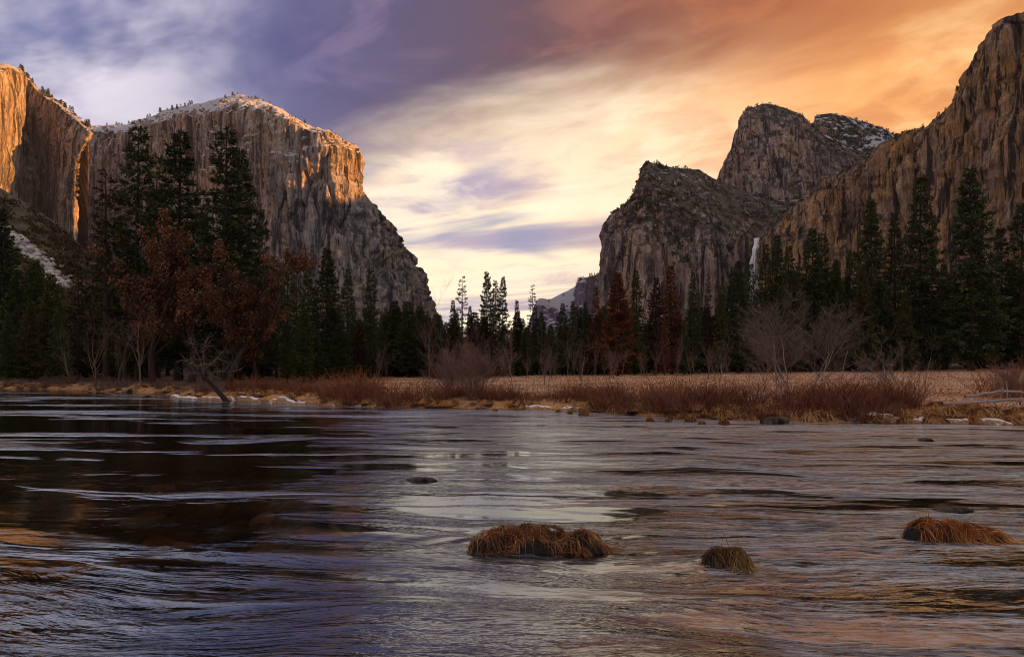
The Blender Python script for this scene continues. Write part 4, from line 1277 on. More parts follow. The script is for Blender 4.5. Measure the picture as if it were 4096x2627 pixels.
def tussock_meshes(lobes, seed, blades, mat, flow=(0.5, -0.4), length=(0.25, 0.55), name="grass_tussock", bw=0.009, snow=(), stray=10, lift=0.035, soilm=None):
    g = np.random.default_rng(seed)
    hf = lobe_mesh(lobes, seed=seed)
    xs = [l[0] - l[2] * 1.25 for l in lobes] + [l[0] + l[2] * 1.25 for l in lobes]
    ys = [l[1] - l[3] * 1.25 for l in lobes] + [l[1] + l[3] * 1.25 for l in lobes]
    x0, x1, y0, y1 = min(xs), max(xs), min(ys), max(ys)
    nx, ny = 70, 50
    X, Y = np.meshgrid(np.linspace(x0, x1, nx), np.linspace(y0, y1, ny))
    soil = make_mesh(name + "_soil", np.stack([X, Y, hf(X, Y)], -1).reshape(-1, 3), grid_faces(ny, nx), [soilm or soil_mat], True)
    bl = Build(seed)
    wts = np.array([l[2] * l[3] for l in lobes])
    wts = wts / wts.sum()
    V, T = [], []
    ns = 7
    n_cl = max(8, blades // 26)
    clumps = []
    for i in range(n_cl):
        l = lobes[g.choice(len(lobes), p=wts)]
        a, rr = g.uniform(0, 6.283), math.sqrt(g.uniform(0, 0.95))
        p = np.array([l[0] + l[2] * rr * math.cos(a), l[1] + l[3] * rr * math.sin(a)])
        long_ = g.random() < 0.32
        d = np.array([math.cos(a), math.sin(a)]) * (0.1 + 0.5 * rr) + np.array(flow) * (g.uniform(0.6, 1.5) if long_ else g.uniform(0, 0.6)) + g.normal(0, 0.35 if long_ else 0.9, 2)
        clumps.append((p, d / (np.linalg.norm(d) + 1e-6), g.uniform(*length) if long_ else g.uniform(0.05, 0.17), g.uniform(0.45, 0.9) if long_ else g.uniform(0.15, 0.6), long_))
    for i in range(blades):
        p, d, L, tn, long_ = clumps[g.integers(0, n_cl)]
        p = p + g.normal(0, 0.035, 2)
        d = d + g.normal(0, 0.36 if long_ else 0.8, 2)
        d /= np.linalg.norm(d)
        L = L * g.uniform(0.6, 1.25)
        s = np.linspace(0, 1, ns)
        q = p[None] + d[None] * (s * L)[:, None]
        turn = g.normal(0, 0.3)
        q = q + np.array([-d[1], d[0]])[None] * (turn * L * s**2)[:, None]
        base = hf(q[:, 0], q[:, 1])
        k = lift * g.uniform(0.15, 1.6)
        z = np.maximum(base, -0.03) + k * np.sin(np.pi * np.clip(s * 0.9 + 0.05, 0, 1)) + 0.006
        if i < stray:
            z = base[0] + g.uniform(0.08, 0.20) * np.sin(np.pi * 0.62 * s) * (1 + 0.3 * s)
        pts = np.stack([q[:, 0], q[:, 1], z], -1)
        sd = np.cross(np.gradient(pts, axis=0), np.array([0, 0, 1.0]) + g.normal(0, 0.4, 3))
        sd /= np.linalg.norm(sd, axis=1)[:, None] + 1e-9
        w_ = bw * g.uniform(0.6, 1.3) * np.interp(s, [0, 0.4, 1], [0.8, 1, 0.2])
        V.append(np.concatenate([pts + sd * w_[:, None] / 2, pts - sd * w_[:, None] / 2]))
        T.append(np.full(2 * ns, np.clip(tn + g.normal(0, 0.2), 0, 1)) * np.concatenate([np.linspace(0.7, 1.1, ns)] * 2))
    fa = np.stack([np.arange(ns - 1), np.arange(1, ns), np.arange(1, ns) + ns, np.arange(ns - 1) + ns], -1)
    off = (np.arange(blades) * 2 * ns)[:, None, None]
    bl.add(np.concatenate(V), (fa[None] + off).reshape(-1, 4), np.concatenate(T))
    parts = [("soil", soil), ("grass_blades", bl.mesh(name + "_blades", [mat]))]
    for k, (cx, cy, rx, ry) in enumerate(snow):
        m = 26
        th, r_ = np.meshgrid(np.linspace(0, 6.2832, m), np.linspace(0, 1, 9))
        wob = 1 + 0.25 * vnoise(np.cos(th) * 2 + k, np.sin(th) * 2, seed, 3)
        sx, sy = cx + rx * r_ * np.cos(th) * wob, cy + ry * r_ * np.sin(th) * wob
        sz = hf(sx, sy) + 0.012 * (1 - r_**2) + 0.012 - 0.05 * (r_ > 0.99)
        parts.append(("snow_patch", make_mesh(name + "_snow", np.stack([sx, sy, sz], -1).reshape(-1, 3), grid_faces(9, m), [snow_mat], True)))
    return parts


soil_mat = simple_mat("wet_soil", [(0.0, (0.010, 0.007, 0.005)), (0.5, (0.022, 0.014, 0.009)), (1.0, (0.05, 0.032, 0.02))], 0.8, 0.3, 0, 14.0)
snow_mat, t, bs = new_mat("old_snow")
P = t.node('ShaderNodeTexCoord').outputs['Object']
t._in(bs.inputs['Base Color'], t.mix(t.step(t.noise(P, 9.0, 4, 0.7), 0.5, 0.72), (0.78, 0.76, 0.78), (0.50, 0.42, 0.38)))
bs.inputs['Roughness'].default_value = 0.7
bmp = t.node('ShaderNodeBump')
bmp.inputs['Distance'].default_value = 0.03
t._in(bmp.inputs['Height'], t.noise(P, 6.0, 4))
t.l.new(bmp.outputs[0], bs.inputs['Normal'])
rust_grass = simple_mat("rust_grass", [(0.0, (0.069, 0.021, 0.007)), (0.4, (0.299, 0.094, 0.025)), (0.75, (0.644, 0.247, 0.069)), (1.0, (0.800, 0.494, 0.207))], 0.7, 0.3, 0.15, 2.0)
brown_grass = simple_mat("brown_grass", [(0.0, (0.049, 0.018, 0.008)), (0.4, (0.210, 0.081, 0.028)), (0.75, (0.504, 0.224, 0.081)), (0.93, (0.784, 0.448, 0.210)), (1.0, (0.420, 0.378, 0.084))], 0.7, 0.3, 0.15, 2.0)
olive_grass = simple_mat("olive_grass", [(0.0, (0.047, 0.023, 0.009)), (0.4, (0.176, 0.092, 0.030)), (0.75, (0.378, 0.223, 0.074)), (1.0, (0.486, 0.378, 0.135))], 0.7, 0.3, 0.15, 2.0)


def at_water(u, v):
    d = F * CH / (v - VH)
    return (u - 512) / F * d, d


x_, y_ = at_water(538, 549)
thing("grass_tussock", "large brown grass tussock with snow patches on top, in the middle of the river", "tussock",
      tussock_meshes([(-0.44, 0.12, 0.42, 0.30, 0.24), (-0.66, -0.06, 0.24, 0.22, 0.16), (0.04, 0.20, 0.42, 0.30, 0.27), (0.52, 0.05, 0.36, 0.30, 0.21), (0.66, -0.12, 0.26, 0.2, 0.12), (0.0, -0.03, 0.70, 0.24, 0.15)], 5, 3000, brown_grass, flow=(0.75, -0.5),
                     length=(0.08, 0.27), snow=[(0.06, 0.18, 0.15, 0.05), (0.26, 0.10, 0.12, 0.03)], name="large_tussock"), (x_, y_ + 0.08, 0), (0, 0, 0), (1.04, 1.0, 0.84))
x_, y_ = at_water(730, 566)
thing("grass_tussock", "small round olive brown grass tussock in the river", "tussock",
      tussock_meshes([(-0.06, 0.05, 0.25, 0.20, 0.15), (0.12, -0.04, 0.18, 0.18, 0.13)], 6, 900, olive_grass, flow=(0.6, -0.2), length=(0.07, 0.20), name="small_tussock", bw=0.008), (x_, y_ + 0.1, 0))
x_, y_ = at_water(957, 540)
thing("grass_tussock", "long rust orange grass tussock swept downstream, near the frame's edge", "tussock",
      tussock_meshes([(-0.34, 0.02, 0.34, 0.26, 0.22), (0.02, 0.02, 0.44, 0.26, 0.19), (0.38, -0.04, 0.38, 0.2, 0.10)], 7, 2200, rust_grass, flow=(1.5, -0.35), length=(0.18, 0.5),
                     snow=[(0.10, 0.04, 0.17, 0.045)], name="long_tussock", stray=6), (x_, y_ + 0.1, 0))


# ------------------------------------------------------------------ rocks
def rock_mesh(seed, sx, sy, sz, mat, name="rock", n=22, flat=0.0):
    th, ph = np.meshgrid(np.linspace(0, 6.28318, n * 2), np.linspace(0, math.pi, n))
    x, y, z = np.sin(ph) * np.cos(th), np.sin(ph) * np.sin(th), np.cos(ph)
    r = 1 + 0.22 * fbm(x * 1.3 + seed, y * 1.3, z * 1.3, 3, seed) + 0.10 * ridged(x * 2.1, y * 2.1, z * 2.1 + seed, 2, seed)
    v = np.stack([x * r * sx, y * r * sy, z * r * sz], -1)
    return make_mesh(name, v.reshape(-1, 3), grid_faces(n, n * 2), [mat], True)


stone = rock_material("river_stone", (0.16, 0.13, 0.11), (0.05, 0.042, 0.04), (0.22, 0.15, 0.10), scale=22.0)
stone_warm = rock_material("bank_stone", (0.42, 0.28, 0.19), (0.16, 0.10, 0.07), (0.50, 0.30, 0.16), scale=20.0)
for u, v, sx, sy, sz, m, lb in [
        (419, 481, 0.32, 0.18, 0.07, stone, "flat wet rock with water sliding over it, in the middle of the river"), (776, 423.5, 0.55, 0.30, 0.26, stone, "dark rock in the shallows before the straw bank"),
        (927, 441, 0.22, 0.2, 0.09, stone, "small rock breaking the current toward the straw bank"), (958, 512, 0.30, 0.2, 0.08, stone, "dark wet rock behind the long rust tussock"),
        (291, 403.0, 0.55, 0.4, 0.32, stone_warm, "pale orange boulder beside the leaning tree's foot"), (175, 395.0, 0.5, 0.4, 0.22, stone_warm, "pale stone at the water's edge under the oaks"),
        (146, 396.5, 0.35, 0.3, 0.12, stone, "small white topped stone off the dark bank"), (128, 392.5, 0.7, 0.5, 0.3, stone_warm, "rounded bank stone left of the oak trunks")]:
    x_, y_ = at_water(u, v)
    o = link("rock", rock_mesh(int(u), sx, sy, sz, m), None, (x_, y_ + sy * 0.6, 0.0 if sz < 0.15 else 0.02))
    tag(o, lb, "rock")
# cobbles on the river bed, seen through the near water
g = np.random.default_rng(9)
bb = Build(9)
ico = rock_mesh(3, 1, 1, 1, stone, "tmp", 8)
iv = np.array([v.co[:] for v in ico.vertices])
ifc = np.array([p.vertices[:] for p in ico.polygons])
for i in range(620):
    y0 = g.uniform(4.6, 17)
    x0 = g.uniform(-1, 1) * (y0 * 0.8 + 1)
    if x0 > 2 and g.random() < 0.45:
        continue
    s = g.uniform(0.10, 0.34)
    a = g.uniform(0, 6.28)
    v = iv * np.array([s * g.uniform(0.8, 1.5), s, s * g.uniform(0.35, 0.6)])
    v = np.stack([v[:, 0] * math.cos(a) - v[:, 1] * math.sin(a), v[:, 0] * math.sin(a) + v[:, 1] * math.cos(a), v[:, 2]], -1)
    zb = gz(x0, y0)
    v = v + np.array([x0, y0, min(zb + s * 0.12, -0.10 - s * 0.5)])
    bb.add(v, ifc, g.uniform(0.1, 1.0))
cobble = simple_mat("bed_cobbles", [(0.0, (0.03, 0.022, 0.016)), (0.4, (0.20, 0.11, 0.055)), (0.75, (0.55, 0.31, 0.14)), (1.0, (0.75, 0.60, 0.45))], 0.8, 0.3, 0, 5.0)
tag(link("riverbed_stones", bb.mesh("riverbed_stones", [cobble], True)), "rounded brown cobbles on the river bed", "stones", kind="stuff")
bpy.data.meshes.remove(ico)

# snowy undercut ledges on the left bank
ledge_mat, t, bs = new_mat("snowy_ledge")
P = t.node('ShaderNodeTexCoord').outputs['Object']
nz = t.sep(t.node('ShaderNodeNewGeometry').outputs['Normal'])[2]
nn_ = t.noise(P, 2.6, 5, 0.7)
strawc = t.mix(t.step(t.noise(P, 14.0, 3), 0.35, 0.65), (0.20, 0.09, 0.04), (0.55, 0.32, 0.17))
t._in(bs.inputs['Base Color'], t.mix(t.step(t.math('ADD', nz, t.math('MULTIPLY_ADD', nn_, 1.4, -0.7)), 0.62, 0.80), strawc, (0.80, 0.78, 0.79)))
bs.inputs['Roughness'].default_value = 0.8
for u0, u1, v0, v1, dep, hh, lb in [(266, 307, 402.4, 404.2, 1.5, 0.34, "snow topped grass ledge at the water's edge"), (236, 262, 400.0, 401.4, 1.3, 0.26, "snowy strip of bank at the leaning tree's foot"),
                                    (168, 234, 397.0, 400.2, 1.2, 0.20, "straw and snow bank strip under the oaks"),
                                    (838, 1012, 420.6, 423.4, 1.6, 0.26, "frosted straw strip along the waterline by the fallen logs"), (512, 600, 408.6, 410.4, 1.2, 0.2, "straw strip at the waterline right of the arching willow"),
                                    (330, 440, 405.2, 407.6, 1.0, 0.16, "low earthen strip under the left end of the willow thicket")]:
    xa, ya = at_water(u0, v0)
    xb, yb = at_water(u1, v1)
    m, k = 110, 26
    S_, T_ = np.meshgrid(np.linspace(0, 1, m), np.linspace(0, 1, k))
    bx = xa + (xb - xa) * S_
    by = ya + (yb - ya) * S_ + T_ * dep * (0.8 + 0.4 * vnoise(bx * 0.8, 0, 0, 4)) - 0.3 + 0.30 * fbm(bx * 0.9, 0.0, 1, 3, 4)
    hv = hh * (0.75 + 0.6 * fbm(bx * 0.8, 0.0, 3, 3, 18))
    bz = -0.1 + (hv + 0.1) * sstep(0, 0.16, T_) * sstep(0, 0.06, S_) * sstep(1, 0.94, S_)
    bz = bz + 0.07 * fbm(bx * 3, by * 3, 2, 3, 3) * sstep(0.05, 0.25, T_) - 0.5 * sstep(0.8, 1.0, T_)
    tag(link("snow_ledge", make_mesh("snow_ledge", np.stack([bx, by, bz], -1).reshape(-1, 3), grid_faces(k, m), [ledge_mat], True)), lb, "snow ledge")

# small straw tussocks along the far bank
TS = []
for i in range(4):
    pr = tussock_meshes([(0, 0, 0.5, 0.42, 0.24), (0.25, 0.1, 0.32, 0.3, 0.2)], 40 + i, 520, straw, flow=(0.1, -0.6), length=(0.25, 0.6), name="straw_tussock", bw=0.022, stray=20, lift=0.07, soilm=straw)
    TS.append(pr)
rf = random.Random(31)
for i in range(150):
    u = rf.uniform(5, 1020)
    if 330 < u < 500 and rf.random() < 0.6:
        continue
    off = abs(rf.gauss(0, 0.9)) + 0.1 if rf.random() < 0.7 else rf.uniform(0.5, 6)
    d = 45.0
    for _ in range(6):
        d = float(bank_y((u - 512) / F * d)) + off
    x0 = (u - 512) / F * d
    s = rf.uniform(0.55, 1.25)
    thing("straw_tussock", "straw coloured grass tussock on the far bank " + zone(u), "tussock", rf.choice(TS), (x0, d, max(0.0, gz(x0, d)) - 0.03), (0, 0, rf.uniform(-0.6, 0.6)), (s * rf.uniform(1, 1.5), s, s * rf.uniform(0.7, 1.1)), "straw tussocks lining the far bank")
# dark tussocks standing off the bank in the shallows
for u, v, s in [(495, 410.5, 0.45), (558, 411.5, 0.5), (570, 413.0, 0.55), (584, 414.5, 0.9), (650, 421, 0.6), (668, 421.5, 0.5), (690, 421.5, 0.9), (702, 424, 0.5), (724, 424, 0.8)]:
    x_, y_ = at_water(u, v)
    thing("reed_tuft", "small dark reed tuft standing in the shallows", "tussock", [("soil", SHRUB_SOIL[0]), ("stems", SHRUB_SOIL[1])] if False else TS[0][:2], (x_, y_, -0.02), (0, 0, rf.uniform(0, 6)), (s * 0.7, s * 0.7, s), "reed tufts in the shallows")

# meadow grass: short blades in clumps all over the flat
g = np.random.default_rng(12)
n = 30000
yy = 30 + (105 - 30) * g.uniform(0, 1, n) ** 1.25
xx = g.uniform(-0.34, 0.80, n) * yy
ok = yy > bank_y(xx) + 0.3
ok &= ~((xx < -13) & (g.random(n) < 0.5))
xx, yy = xx[ok], yy[ok]
zz_ = ground_z(xx, yy)
n = len(xx)
gb = Build(12)
patchy = vnoise(xx * 0.5, yy * 0.5, 0, 3)
tone = np.clip(0.55 + 0.25 * patchy + g.normal(0, 0.18, n), 0, 1)
ax_ = np.stack([g.normal(0.2, 0.45, n), g.normal(-0.1, 0.45, n), np.full(n, 0.75)], -1)
gb.cards(np.stack([xx, yy, zz_ - 0.02], -1), ax_, g.normal(0, 1, (n, 3)) * np.array([1, 1, 0.1]), g.uniform(0.10, 0.28, n), g.uniform(0.04, 0.09, n), tone)
tag(link("meadow_grass", gb.mesh("meadow_grass", [straw])), "short dry straw grass over the meadow", "grass", kind="stuff")


# ------------------------------------------------------------------ driftwood, leaning tree
def log_mesh(pts, r0, r1, seed, mat, stubs=4):
    b = Build(seed)
    g_ = np.random.default_rng(seed)
    pts = np.array(pts, float)
    k = 12
    s = np.linspace(0, 1, len(pts))
    ss = np.linspace(0, 1, k)
    p = np.stack([np.interp(ss, s, pts[:, i]) for i in range(3)], -1) + g_.normal(0, 0.02, (k, 3))
    b.tube(p, np.linspace(r0, r1, k), 7, 0.6)
    st = Build(seed + 1)
    for i in range(stubs):
        j = g_.integers(2, k - 1)
        d = g_.normal(0, 1, 3)
        d[2] = abs(d[2])
        d /= np.linalg.norm(d)
        L = g_.uniform(0.3, 1.1)
        st.tube(np.array([p[j], p[j] + d * L * 0.5, p[j] + (d + g_.normal(0, 0.25, 3)) * L]), [r1 * 0.6, r1 * 0.4, r1 * 0.15], 4, 0.6)
    return [("log", b.mesh("log", [mat], True)), ("branch_stubs", st.mesh("branch_stubs", [mat], True))]


def gp(u, d, h=0.0):
    x = (u - 512) / F * d
    return (x, d, gz(x, d) + h)


thing("fallen_log", "long pale fallen trunk lying behind the straw bank toward the frame's edge", "log", log_mesh([gp(940, 33, 0.25), gp(980, 33.5, 0.3), gp(1040, 34, 0.35)], 0.10, 0.05, 3, bark_pale, 5))
thing("fallen_log", "upper pale driftwood log above the long fallen trunk", "log", log_mesh([gp(965, 36, 0.35), gp(1000, 36.5, 0.55), gp(1040, 36, 0.5)], 0.08, 0.05, 4, bark_pale, 4))
thing("fallen_log", "short brown driftwood stick on the straw bank", "log", log_mesh([gp(842, 32.4, 0.12), gp(868, 32.6, 0.35)], 0.06, 0.03, 5, bark_mid, 2))
thing("fallen_log", "thin brown log along the waterline under the arching willow", "log", log_mesh([gp(470, 40.6, 0.16), gp(494, 40.4, 0.14)], 0.07, 0.05, 6, bark_mid, 1))
thing("fallen_log", "bent grey branch arching over the snow near the small forked tree", "log", log_mesh([gp(905, 35, 0.1), gp(925, 35.2, 0.75), gp(945, 35.4, 0.6), gp(958, 35.5, 0.2)], 0.035, 0.02, 7, bark_pale, 3))

# dead tree leaning left out of the bank, its crown a tangle of pale twigs
rt = random.Random(3)
trk, crn = Build(3), Build(4)
D0 = 49.0
p0, p1, p2, p3 = (at(228, 399, D0 - 0.6), at(218, 391, D0), at(210, 382, D0 + 0.3), at(203, 375, D0 + 0.5))
b0 = np.array([p0[0], p0[1], -0.1])
trk.tube(np.array([b0, p1, p2, p3]) - b0, [0.20, 0.17, 0.13, 0.10], 7, 0.25)
ends = [((198, 366), (186, 360)), ((203, 352), (206, 340)), ((212, 362), (222, 352)), ((196, 350), (190, 338)), ((214, 372), (236, 371)), ((190, 372), (184, 384))]
for (ua, va), (ub, vb) in ends:
    q1, q2 = at(ua, va, D0 + rt.uniform(-1, 1)), at(ub, vb, D0 + rt.uniform(-1.5, 1.5))
    st_ = p3 if rt.random() < 0.6 else p2
    ln = np.array([st_, (st_ + q1) / 2 + np.array([rt.gauss(0, 0.15), 0, rt.gauss(0, 0.15)]), q1, (q1 + q2) / 2 + np.array([0, rt.gauss(0, 0.2), rt.gauss(0, 0.12)]), q2])
    crn.tube(ln - b0, [0.055, 0.045, 0.032, 0.022, 0.010], 5, 0.4)
    for k in range(44):
        i = rt.randint(1, 4)
        o_ = ln[i]
        dd = np.array([rt.gauss(0, 1), rt.gauss(0, 1), rt.gauss(0.25, 0.7)])
        dd /= np.linalg.norm(dd)
        L = rt.uniform(0.35, 1.1)
        e1 = o_ + dd * L * 0.5
        e2 = e1 + (dd + np.array([rt.gauss(0, 0.5), rt.gauss(0, 0.5), rt.gauss(0, 0.5)])) * L * 0.45
        crn.tube(np.array([o_, e1, e2]) - b0, [0.014, 0.010, 0.005], 3, rt.uniform(0.3, 0.8))
thing("leaning_tree", "dead leaning tree with dark trunk and pale tangled twigs over the water", "tree", [("trunk", trk.mesh("leaning_trunk", [bark_dark], True)), ("crown", crn.mesh("leaning_crown", [twig_mat]))], tuple(b0))

# ------------------------------------------------------------------ waterfall
wfm, t, bs = new_mat("falling_water")
P = t.node('ShaderNodeTexCoord').outputs['Object']
x, y, z = t.sep(P)
nn_ = t.noise(t.comb(t.math('MULTIPLY', x, 0.35), t.math('MULTIPLY', y, 0.35), t.math('MULTIPLY', z, 0.02)), 1.0, 5, 0.6)
t._in(bs.inputs['Base Color'], t.mix(t.step(nn_, 0.35, 0.65), (0.78, 0.76, 0.78), (0.95, 0.94, 0.94)))
bs.inputs['Roughness'].default_value = 0.6
m, k = 16, 60
S_, T_ = np.meshgrid(np.linspace(-1, 1, m), np.linspace(0, 1, k))
vv = 237.5 + T_ * 64
uu = 757.5 - 4.5 * T_**0.55 + S_ * (2.2 + 2.6 * np.sin(np.clip(T_, 0, 1) * 2.2)) * (1 + 0.35 * vnoise(S_ * 0.5, T_ * 11, 0, 9))
dd_ = 1890 - 10 * (1 - S_**2) - 16 * np.minimum(T_ * 6, 1)
W3 = np.stack([(uu - 512) / F * dd_, dd_, CH + (VH - vv) / F * dd_], -1)
W3[..., 1] += 4 * vnoise(S_ * 4, T_ * 5, 0, 3)
wf = link("waterfall", make_mesh("waterfall", W3.reshape(-1, 3), grid_faces(k, m), [wfm], True))
tag(wf, "tall white waterfall dropping from the dark notch in the cliff", "waterfall")

# ------------------------------------------------------------------ scrub and talus on the left hillside
g = np.random.default_rng(22)
hp = HS[4:-8, :, :].reshape(-1, 3)
front = HS[5:78]
ri, ci = front.shape[0], front.shape[1]
sc = Build(22)
Cn, An, Sn, Ln, Wn, Tn = [], [], [], [], [], []


def hill_at(u, v):
    """nearest hillside vertex to the line of sight through (u, v)"""
    uu_ = 512 + F * front[..., 0] / front[..., 1]
    vv_ = VH - F * (front[..., 2] - CH) / front[..., 1]
    q = np.argmin((uu_ - u) ** 2 + (vv_ - v) ** 2)
    return front.reshape(-1, 3)[q]


nclump = 1500
rows_ = g.integers(0, ri, nclump)
cols_ = g.integers(10, ci, nclump)
base = front[rows_, cols_]
ub = 512 + F * base[:, 0] / base[:, 1]
vb = VH - F * (base[:, 2] - CH) / base[:, 1]
talus_v = np.interp(ub, [0, 12, 40, 62], [222, 236, 262, 285])
keep = np.abs(vb - talus_v) > np.interp(ub, [0, 10, 62, 80], [3, 5, 7, 3])
base = base[keep]
for b in base:
    m = 34
    R = g.uniform(2.0, 5.0)
    v = g.normal(0, 1, (m, 3))
    v /= np.linalg.norm(v, axis=1)[:, None]
    v[:, 2] = np.abs(v[:, 2])
    c = b + v * R * np.array([1.1, 1.1, 0.8]) * g.uniform(0.6, 1, (m, 1))
    Cn.append(c)
    An.append(v + g.normal(0, 0.6, (m, 3)))
    Sn.append(g.normal(0, 1, (m, 3)))
    Ln.append(g.uniform(1.0, 2.2, m))
    Wn.append(g.uniform(0.7, 1.6, m))
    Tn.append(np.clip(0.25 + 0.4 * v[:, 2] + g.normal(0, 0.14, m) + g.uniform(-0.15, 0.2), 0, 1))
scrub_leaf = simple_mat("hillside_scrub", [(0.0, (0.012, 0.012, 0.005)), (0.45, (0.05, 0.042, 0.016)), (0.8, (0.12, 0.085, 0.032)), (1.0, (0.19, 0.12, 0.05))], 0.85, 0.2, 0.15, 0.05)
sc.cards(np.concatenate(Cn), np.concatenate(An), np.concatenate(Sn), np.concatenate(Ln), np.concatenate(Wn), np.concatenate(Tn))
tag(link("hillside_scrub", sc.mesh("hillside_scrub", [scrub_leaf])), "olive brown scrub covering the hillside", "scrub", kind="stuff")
tb = Build(23)
tmp = rock_mesh(4, 1, 1, 1, stone, "tmp", 6)
iv = np.array([v.co[:] for v in tmp.vertices])
ifc = np.array([p.vertices[:] for p in tmp.polygons])
for i in range(420):
    u = g.uniform(8, 64)
    v = np.interp(u, [0, 12, 40, 62], [222, 236, 262, 285]) + g.normal(0, np.interp(u, [10, 62], [2.0, 5.0]))
    b = hill_at(u, v)
    s = g.uniform(0.8, 2.6)
    tb.add(iv * np.array([s * 1.2, s, s * 0.8]) + b + np.append(g.normal(0, 2.0, 2), 0.4), ifc, g.uniform(0.1, 1))
talus_m = simple_mat("talus_granite", [(0.0, (0.12, 0.11, 0.11)), (0.5, (0.38, 0.36, 0.35)), (1.0, (0.62, 0.58, 0.55))], 0.9, 0.1, 0, 0.3)
tag(link("talus", tb.mesh("talus", [talus_m])), "pale grey talus of broken boulders down the hillside", "boulders", kind="stuff")
bpy.data.meshes.remove(tmp)

# ------------------------------------------------------------------ scrub on the mountain tops
def scrub_on(Pm, T, u0, u1, tlo, thi, n, size, name, label, seed, vlim=(0, 400)):
    g_ = np.random.default_rng(seed)
    UU = 512 + F * Pm[..., 0] / Pm[..., 1]
    VV = VH - F * (Pm[..., 2] - CH) / Pm[..., 1]
    NZ = np.abs(grid_normals(Pm)[..., 2])
    sel = np.argwhere((UU > u0) & (UU < u1) & (T > tlo) & (T <= thi) & (NZ > 0.22) & (VV > vlim[0]) & (VV < vlim[1]))
    pk = sel[g_.integers(0, len(sel), n * 3)]
    p = Pm[pk[:, 0], pk[:, 1]]
    dens = fbm(p[:, 0] / 90, p[:, 1] / 90, p[:, 2] / 90, 3, seed)
    p = p[np.argsort(-dens + g_.normal(0, 0.35, len(p)))[:n]]
    m = 16
    R = np.repeat(g_.uniform(0.4, 1.0, n) * size, m)
    v = g_.normal(0, 1, (n * m, 3))
    v /= np.linalg.norm(v, axis=1)[:, None]
    v[:, 2] = np.abs(v[:, 2])
    c = np.repeat(p, m, 0) + v * R[:, None] * g_.uniform(0.3, 1, (n * m, 1))
    b = Build(seed)
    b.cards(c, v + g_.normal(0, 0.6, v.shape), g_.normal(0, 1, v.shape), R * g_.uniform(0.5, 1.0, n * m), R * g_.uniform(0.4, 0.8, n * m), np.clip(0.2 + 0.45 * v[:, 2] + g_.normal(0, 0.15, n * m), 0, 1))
    tag(link(name, b.mesh(name, [scrub_leaf])), label, "scrub", kind="stuff")


scrub_on(LR, LRT, 605, 815, 0.55, 2.0, 1500, 7.0, "massif_scrub", "dark scrub over the massif's sloping top", 301)
scrub_on(UR, URT, 735, 900, 0.5, 2.0, 420, 7.0, "tower_scrub", "dark scrub on the ledges of the granite tower", 302)
scrub_on(FRK, FRT, 812, 910, 0.8, 2.0, 500, 8.0, "peak_scrub", "dark scrub between snow on the small peak", 303)
scrub_on(BW, BWT, 84, 125, 0.05, 1.0, 260, 9.0, "gully_scrub", "dark scrub in the shaded gully", 304)
scrub_on(LW, LWT, 25, 92, 0.2, 2.0, 300, 7.0, "cliff_scrub", "scrub on the ledges of the tan cliff", 305)
scrub_on(RW, RWT, 770, 1000, 0.9, 2.0, 240, 4.0, "rim_scrub", "scrub along the rim of the rust cliff", 306)

# ------------------------------------------------------------------ small trees on the rims
def mini_conifer(seed):
    b = Build(seed)
    g_ = np.random.default_rng(seed)
    m = 150
    z = g_.uniform(0.08, 1, m)
    a = g_.uniform(0, 6.28, m)
    r = 0.2 * (1 - z) ** 0.8 * g_.uniform(0.4, 1, m)
    c = np.stack([r * np.cos(a), r * np.sin(a), z], -1)
    b.cards(c, np.stack([np.cos(a), np.sin(a), g_.normal(-0.2, 0.4, m)], -1), g_.normal(0, 1, (m, 3)), 0.14, 0.08, g_.uniform(0.1, 0.9, m))
    t_ = Build(seed)
    t_.tube(np.array([[0, 0, -0.1], [0, 0, 0.5], [0, 0, 0.98]]), [0.02, 0.013, 0.003], 4)
    return t_.mesh("rim_trunk", [bark_dark]), b.mesh("rim_crown", [needle_dark])


MINI = [mini_conifer(700 + i) for i in range(3)]
rf = random.Random(8)


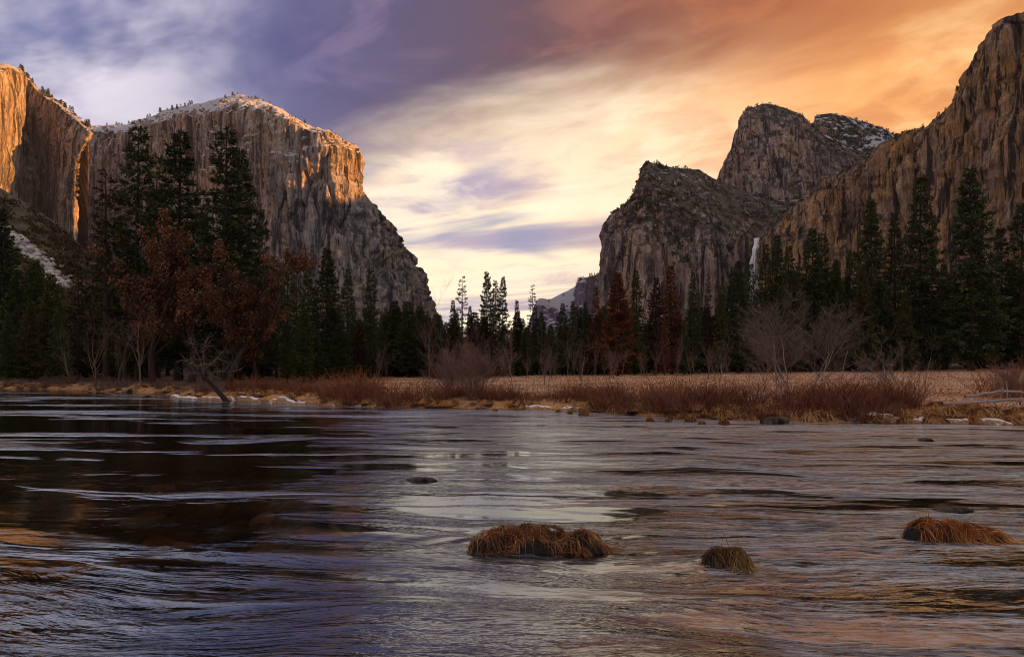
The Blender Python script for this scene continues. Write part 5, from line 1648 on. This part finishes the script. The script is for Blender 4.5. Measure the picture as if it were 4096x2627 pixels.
def rim(Pm, T, u0, u1, n, hmin, hmax, lb, grp, tlo=1.55, thi=2.0):
    UU = 512 + F * Pm[..., 0] / Pm[..., 1]
    sel = np.argwhere((UU > u0) & (UU < u1) & (T > tlo) & (T <= thi))
    cl = vnoise(Pm[sel[:, 0], sel[:, 1], 0] / 60, Pm[sel[:, 0], sel[:, 1], 1] / 60, 0, 15)
    sel = sel[np.argsort(-cl)[:max(n * 2, int(len(sel) * 0.45))]]
    for i in range(n):
        r_, c_ = sel[rf.randrange(len(sel))]
        p = Pm[r_, c_]
        h = hmin + (hmax - hmin) * rf.random() ** 1.6
        thing("rim_pine", lb, "tree", list(zip(("trunk", "crown"), rf.choice(MINI))), (p[0], p[1], p[2] - 0.5), (0, 0, rf.uniform(0, 6)), (h * 1.2, h * 1.2, h), grp)


rim(LW, LWT, 0, 92, 46, 12, 26, "tiny pine on the rim of the tan cliff", "pines along the tan cliff's rim", 1.7)
rim(BW, BWT, 92, 215, 44, 10, 22, "tiny pine on the snowy rim left of the domed top", "pines along the snowy rim", 1.85)
rim(BW, BWT, 215, 354, 40, 8, 17, "tiny pine on the crest of the domed granite wall", "pines along the great wall's crest", 1.8)
rim(LR, LRT, 610, 790, 46, 8, 18, "tiny pine on the scrubby top of the massif", "pines on the scrubby massif", 1.2)
rim(UR, URT, 740, 812, 16, 7, 14, "tiny pine on top of the granite tower", "pines on the granite tower", 1.7)
rim(FRK, FRT, 814, 900, 26, 10, 18, "tiny pine on the snow flecked peak", "pines on the snow flecked peak", 1.2)
rim(RW, RWT, 870, 960, 14, 6, 13, "tiny pine on the rim of the rust cliff", "pines along the rust cliff's rim", 1.6)
rim(FRG, FGT, 540, 606, 40, 22, 40, "tiny pine on the distant snowy ridge", "pines on the distant ridge", 1.5)

# ------------------------------------------------------------------ valley haze
hz = bpy.data.materials.new("haze")
hz.use_nodes = True
t = NT(hz.node_tree)
t.n.clear()
pv = t.node('ShaderNodeVolumePrincipled')
pv.inputs['Color'].default_value = (0.80, 0.82, 0.95, 1)
pv.inputs['Density'].default_value = 1.6e-5
pv.inputs['Anisotropy'].default_value = 0.2
out = t.node('ShaderNodeOutputMaterial')
t.l.new(pv.outputs[0], out.inputs['Volume'])
x0, x1, y0, y1, z0, z1 = -6200.0, 6200.0, -2900.0, 9950.0, -60.0, 1700.0
hv_ = [(x, y, z) for z in (z0, z1) for y in (y0, y1) for x in (x0, x1)]
hf_ = np.array([(0, 2, 3, 1), (4, 5, 7, 6), (0, 1, 5, 4), (2, 6, 7, 3), (0, 4, 6, 2), (1, 3, 7, 5)])
tag(link("haze", make_mesh("haze", hv_, hf_, [hz])), "thin cold morning haze filling the valley", "haze", kind="stuff")
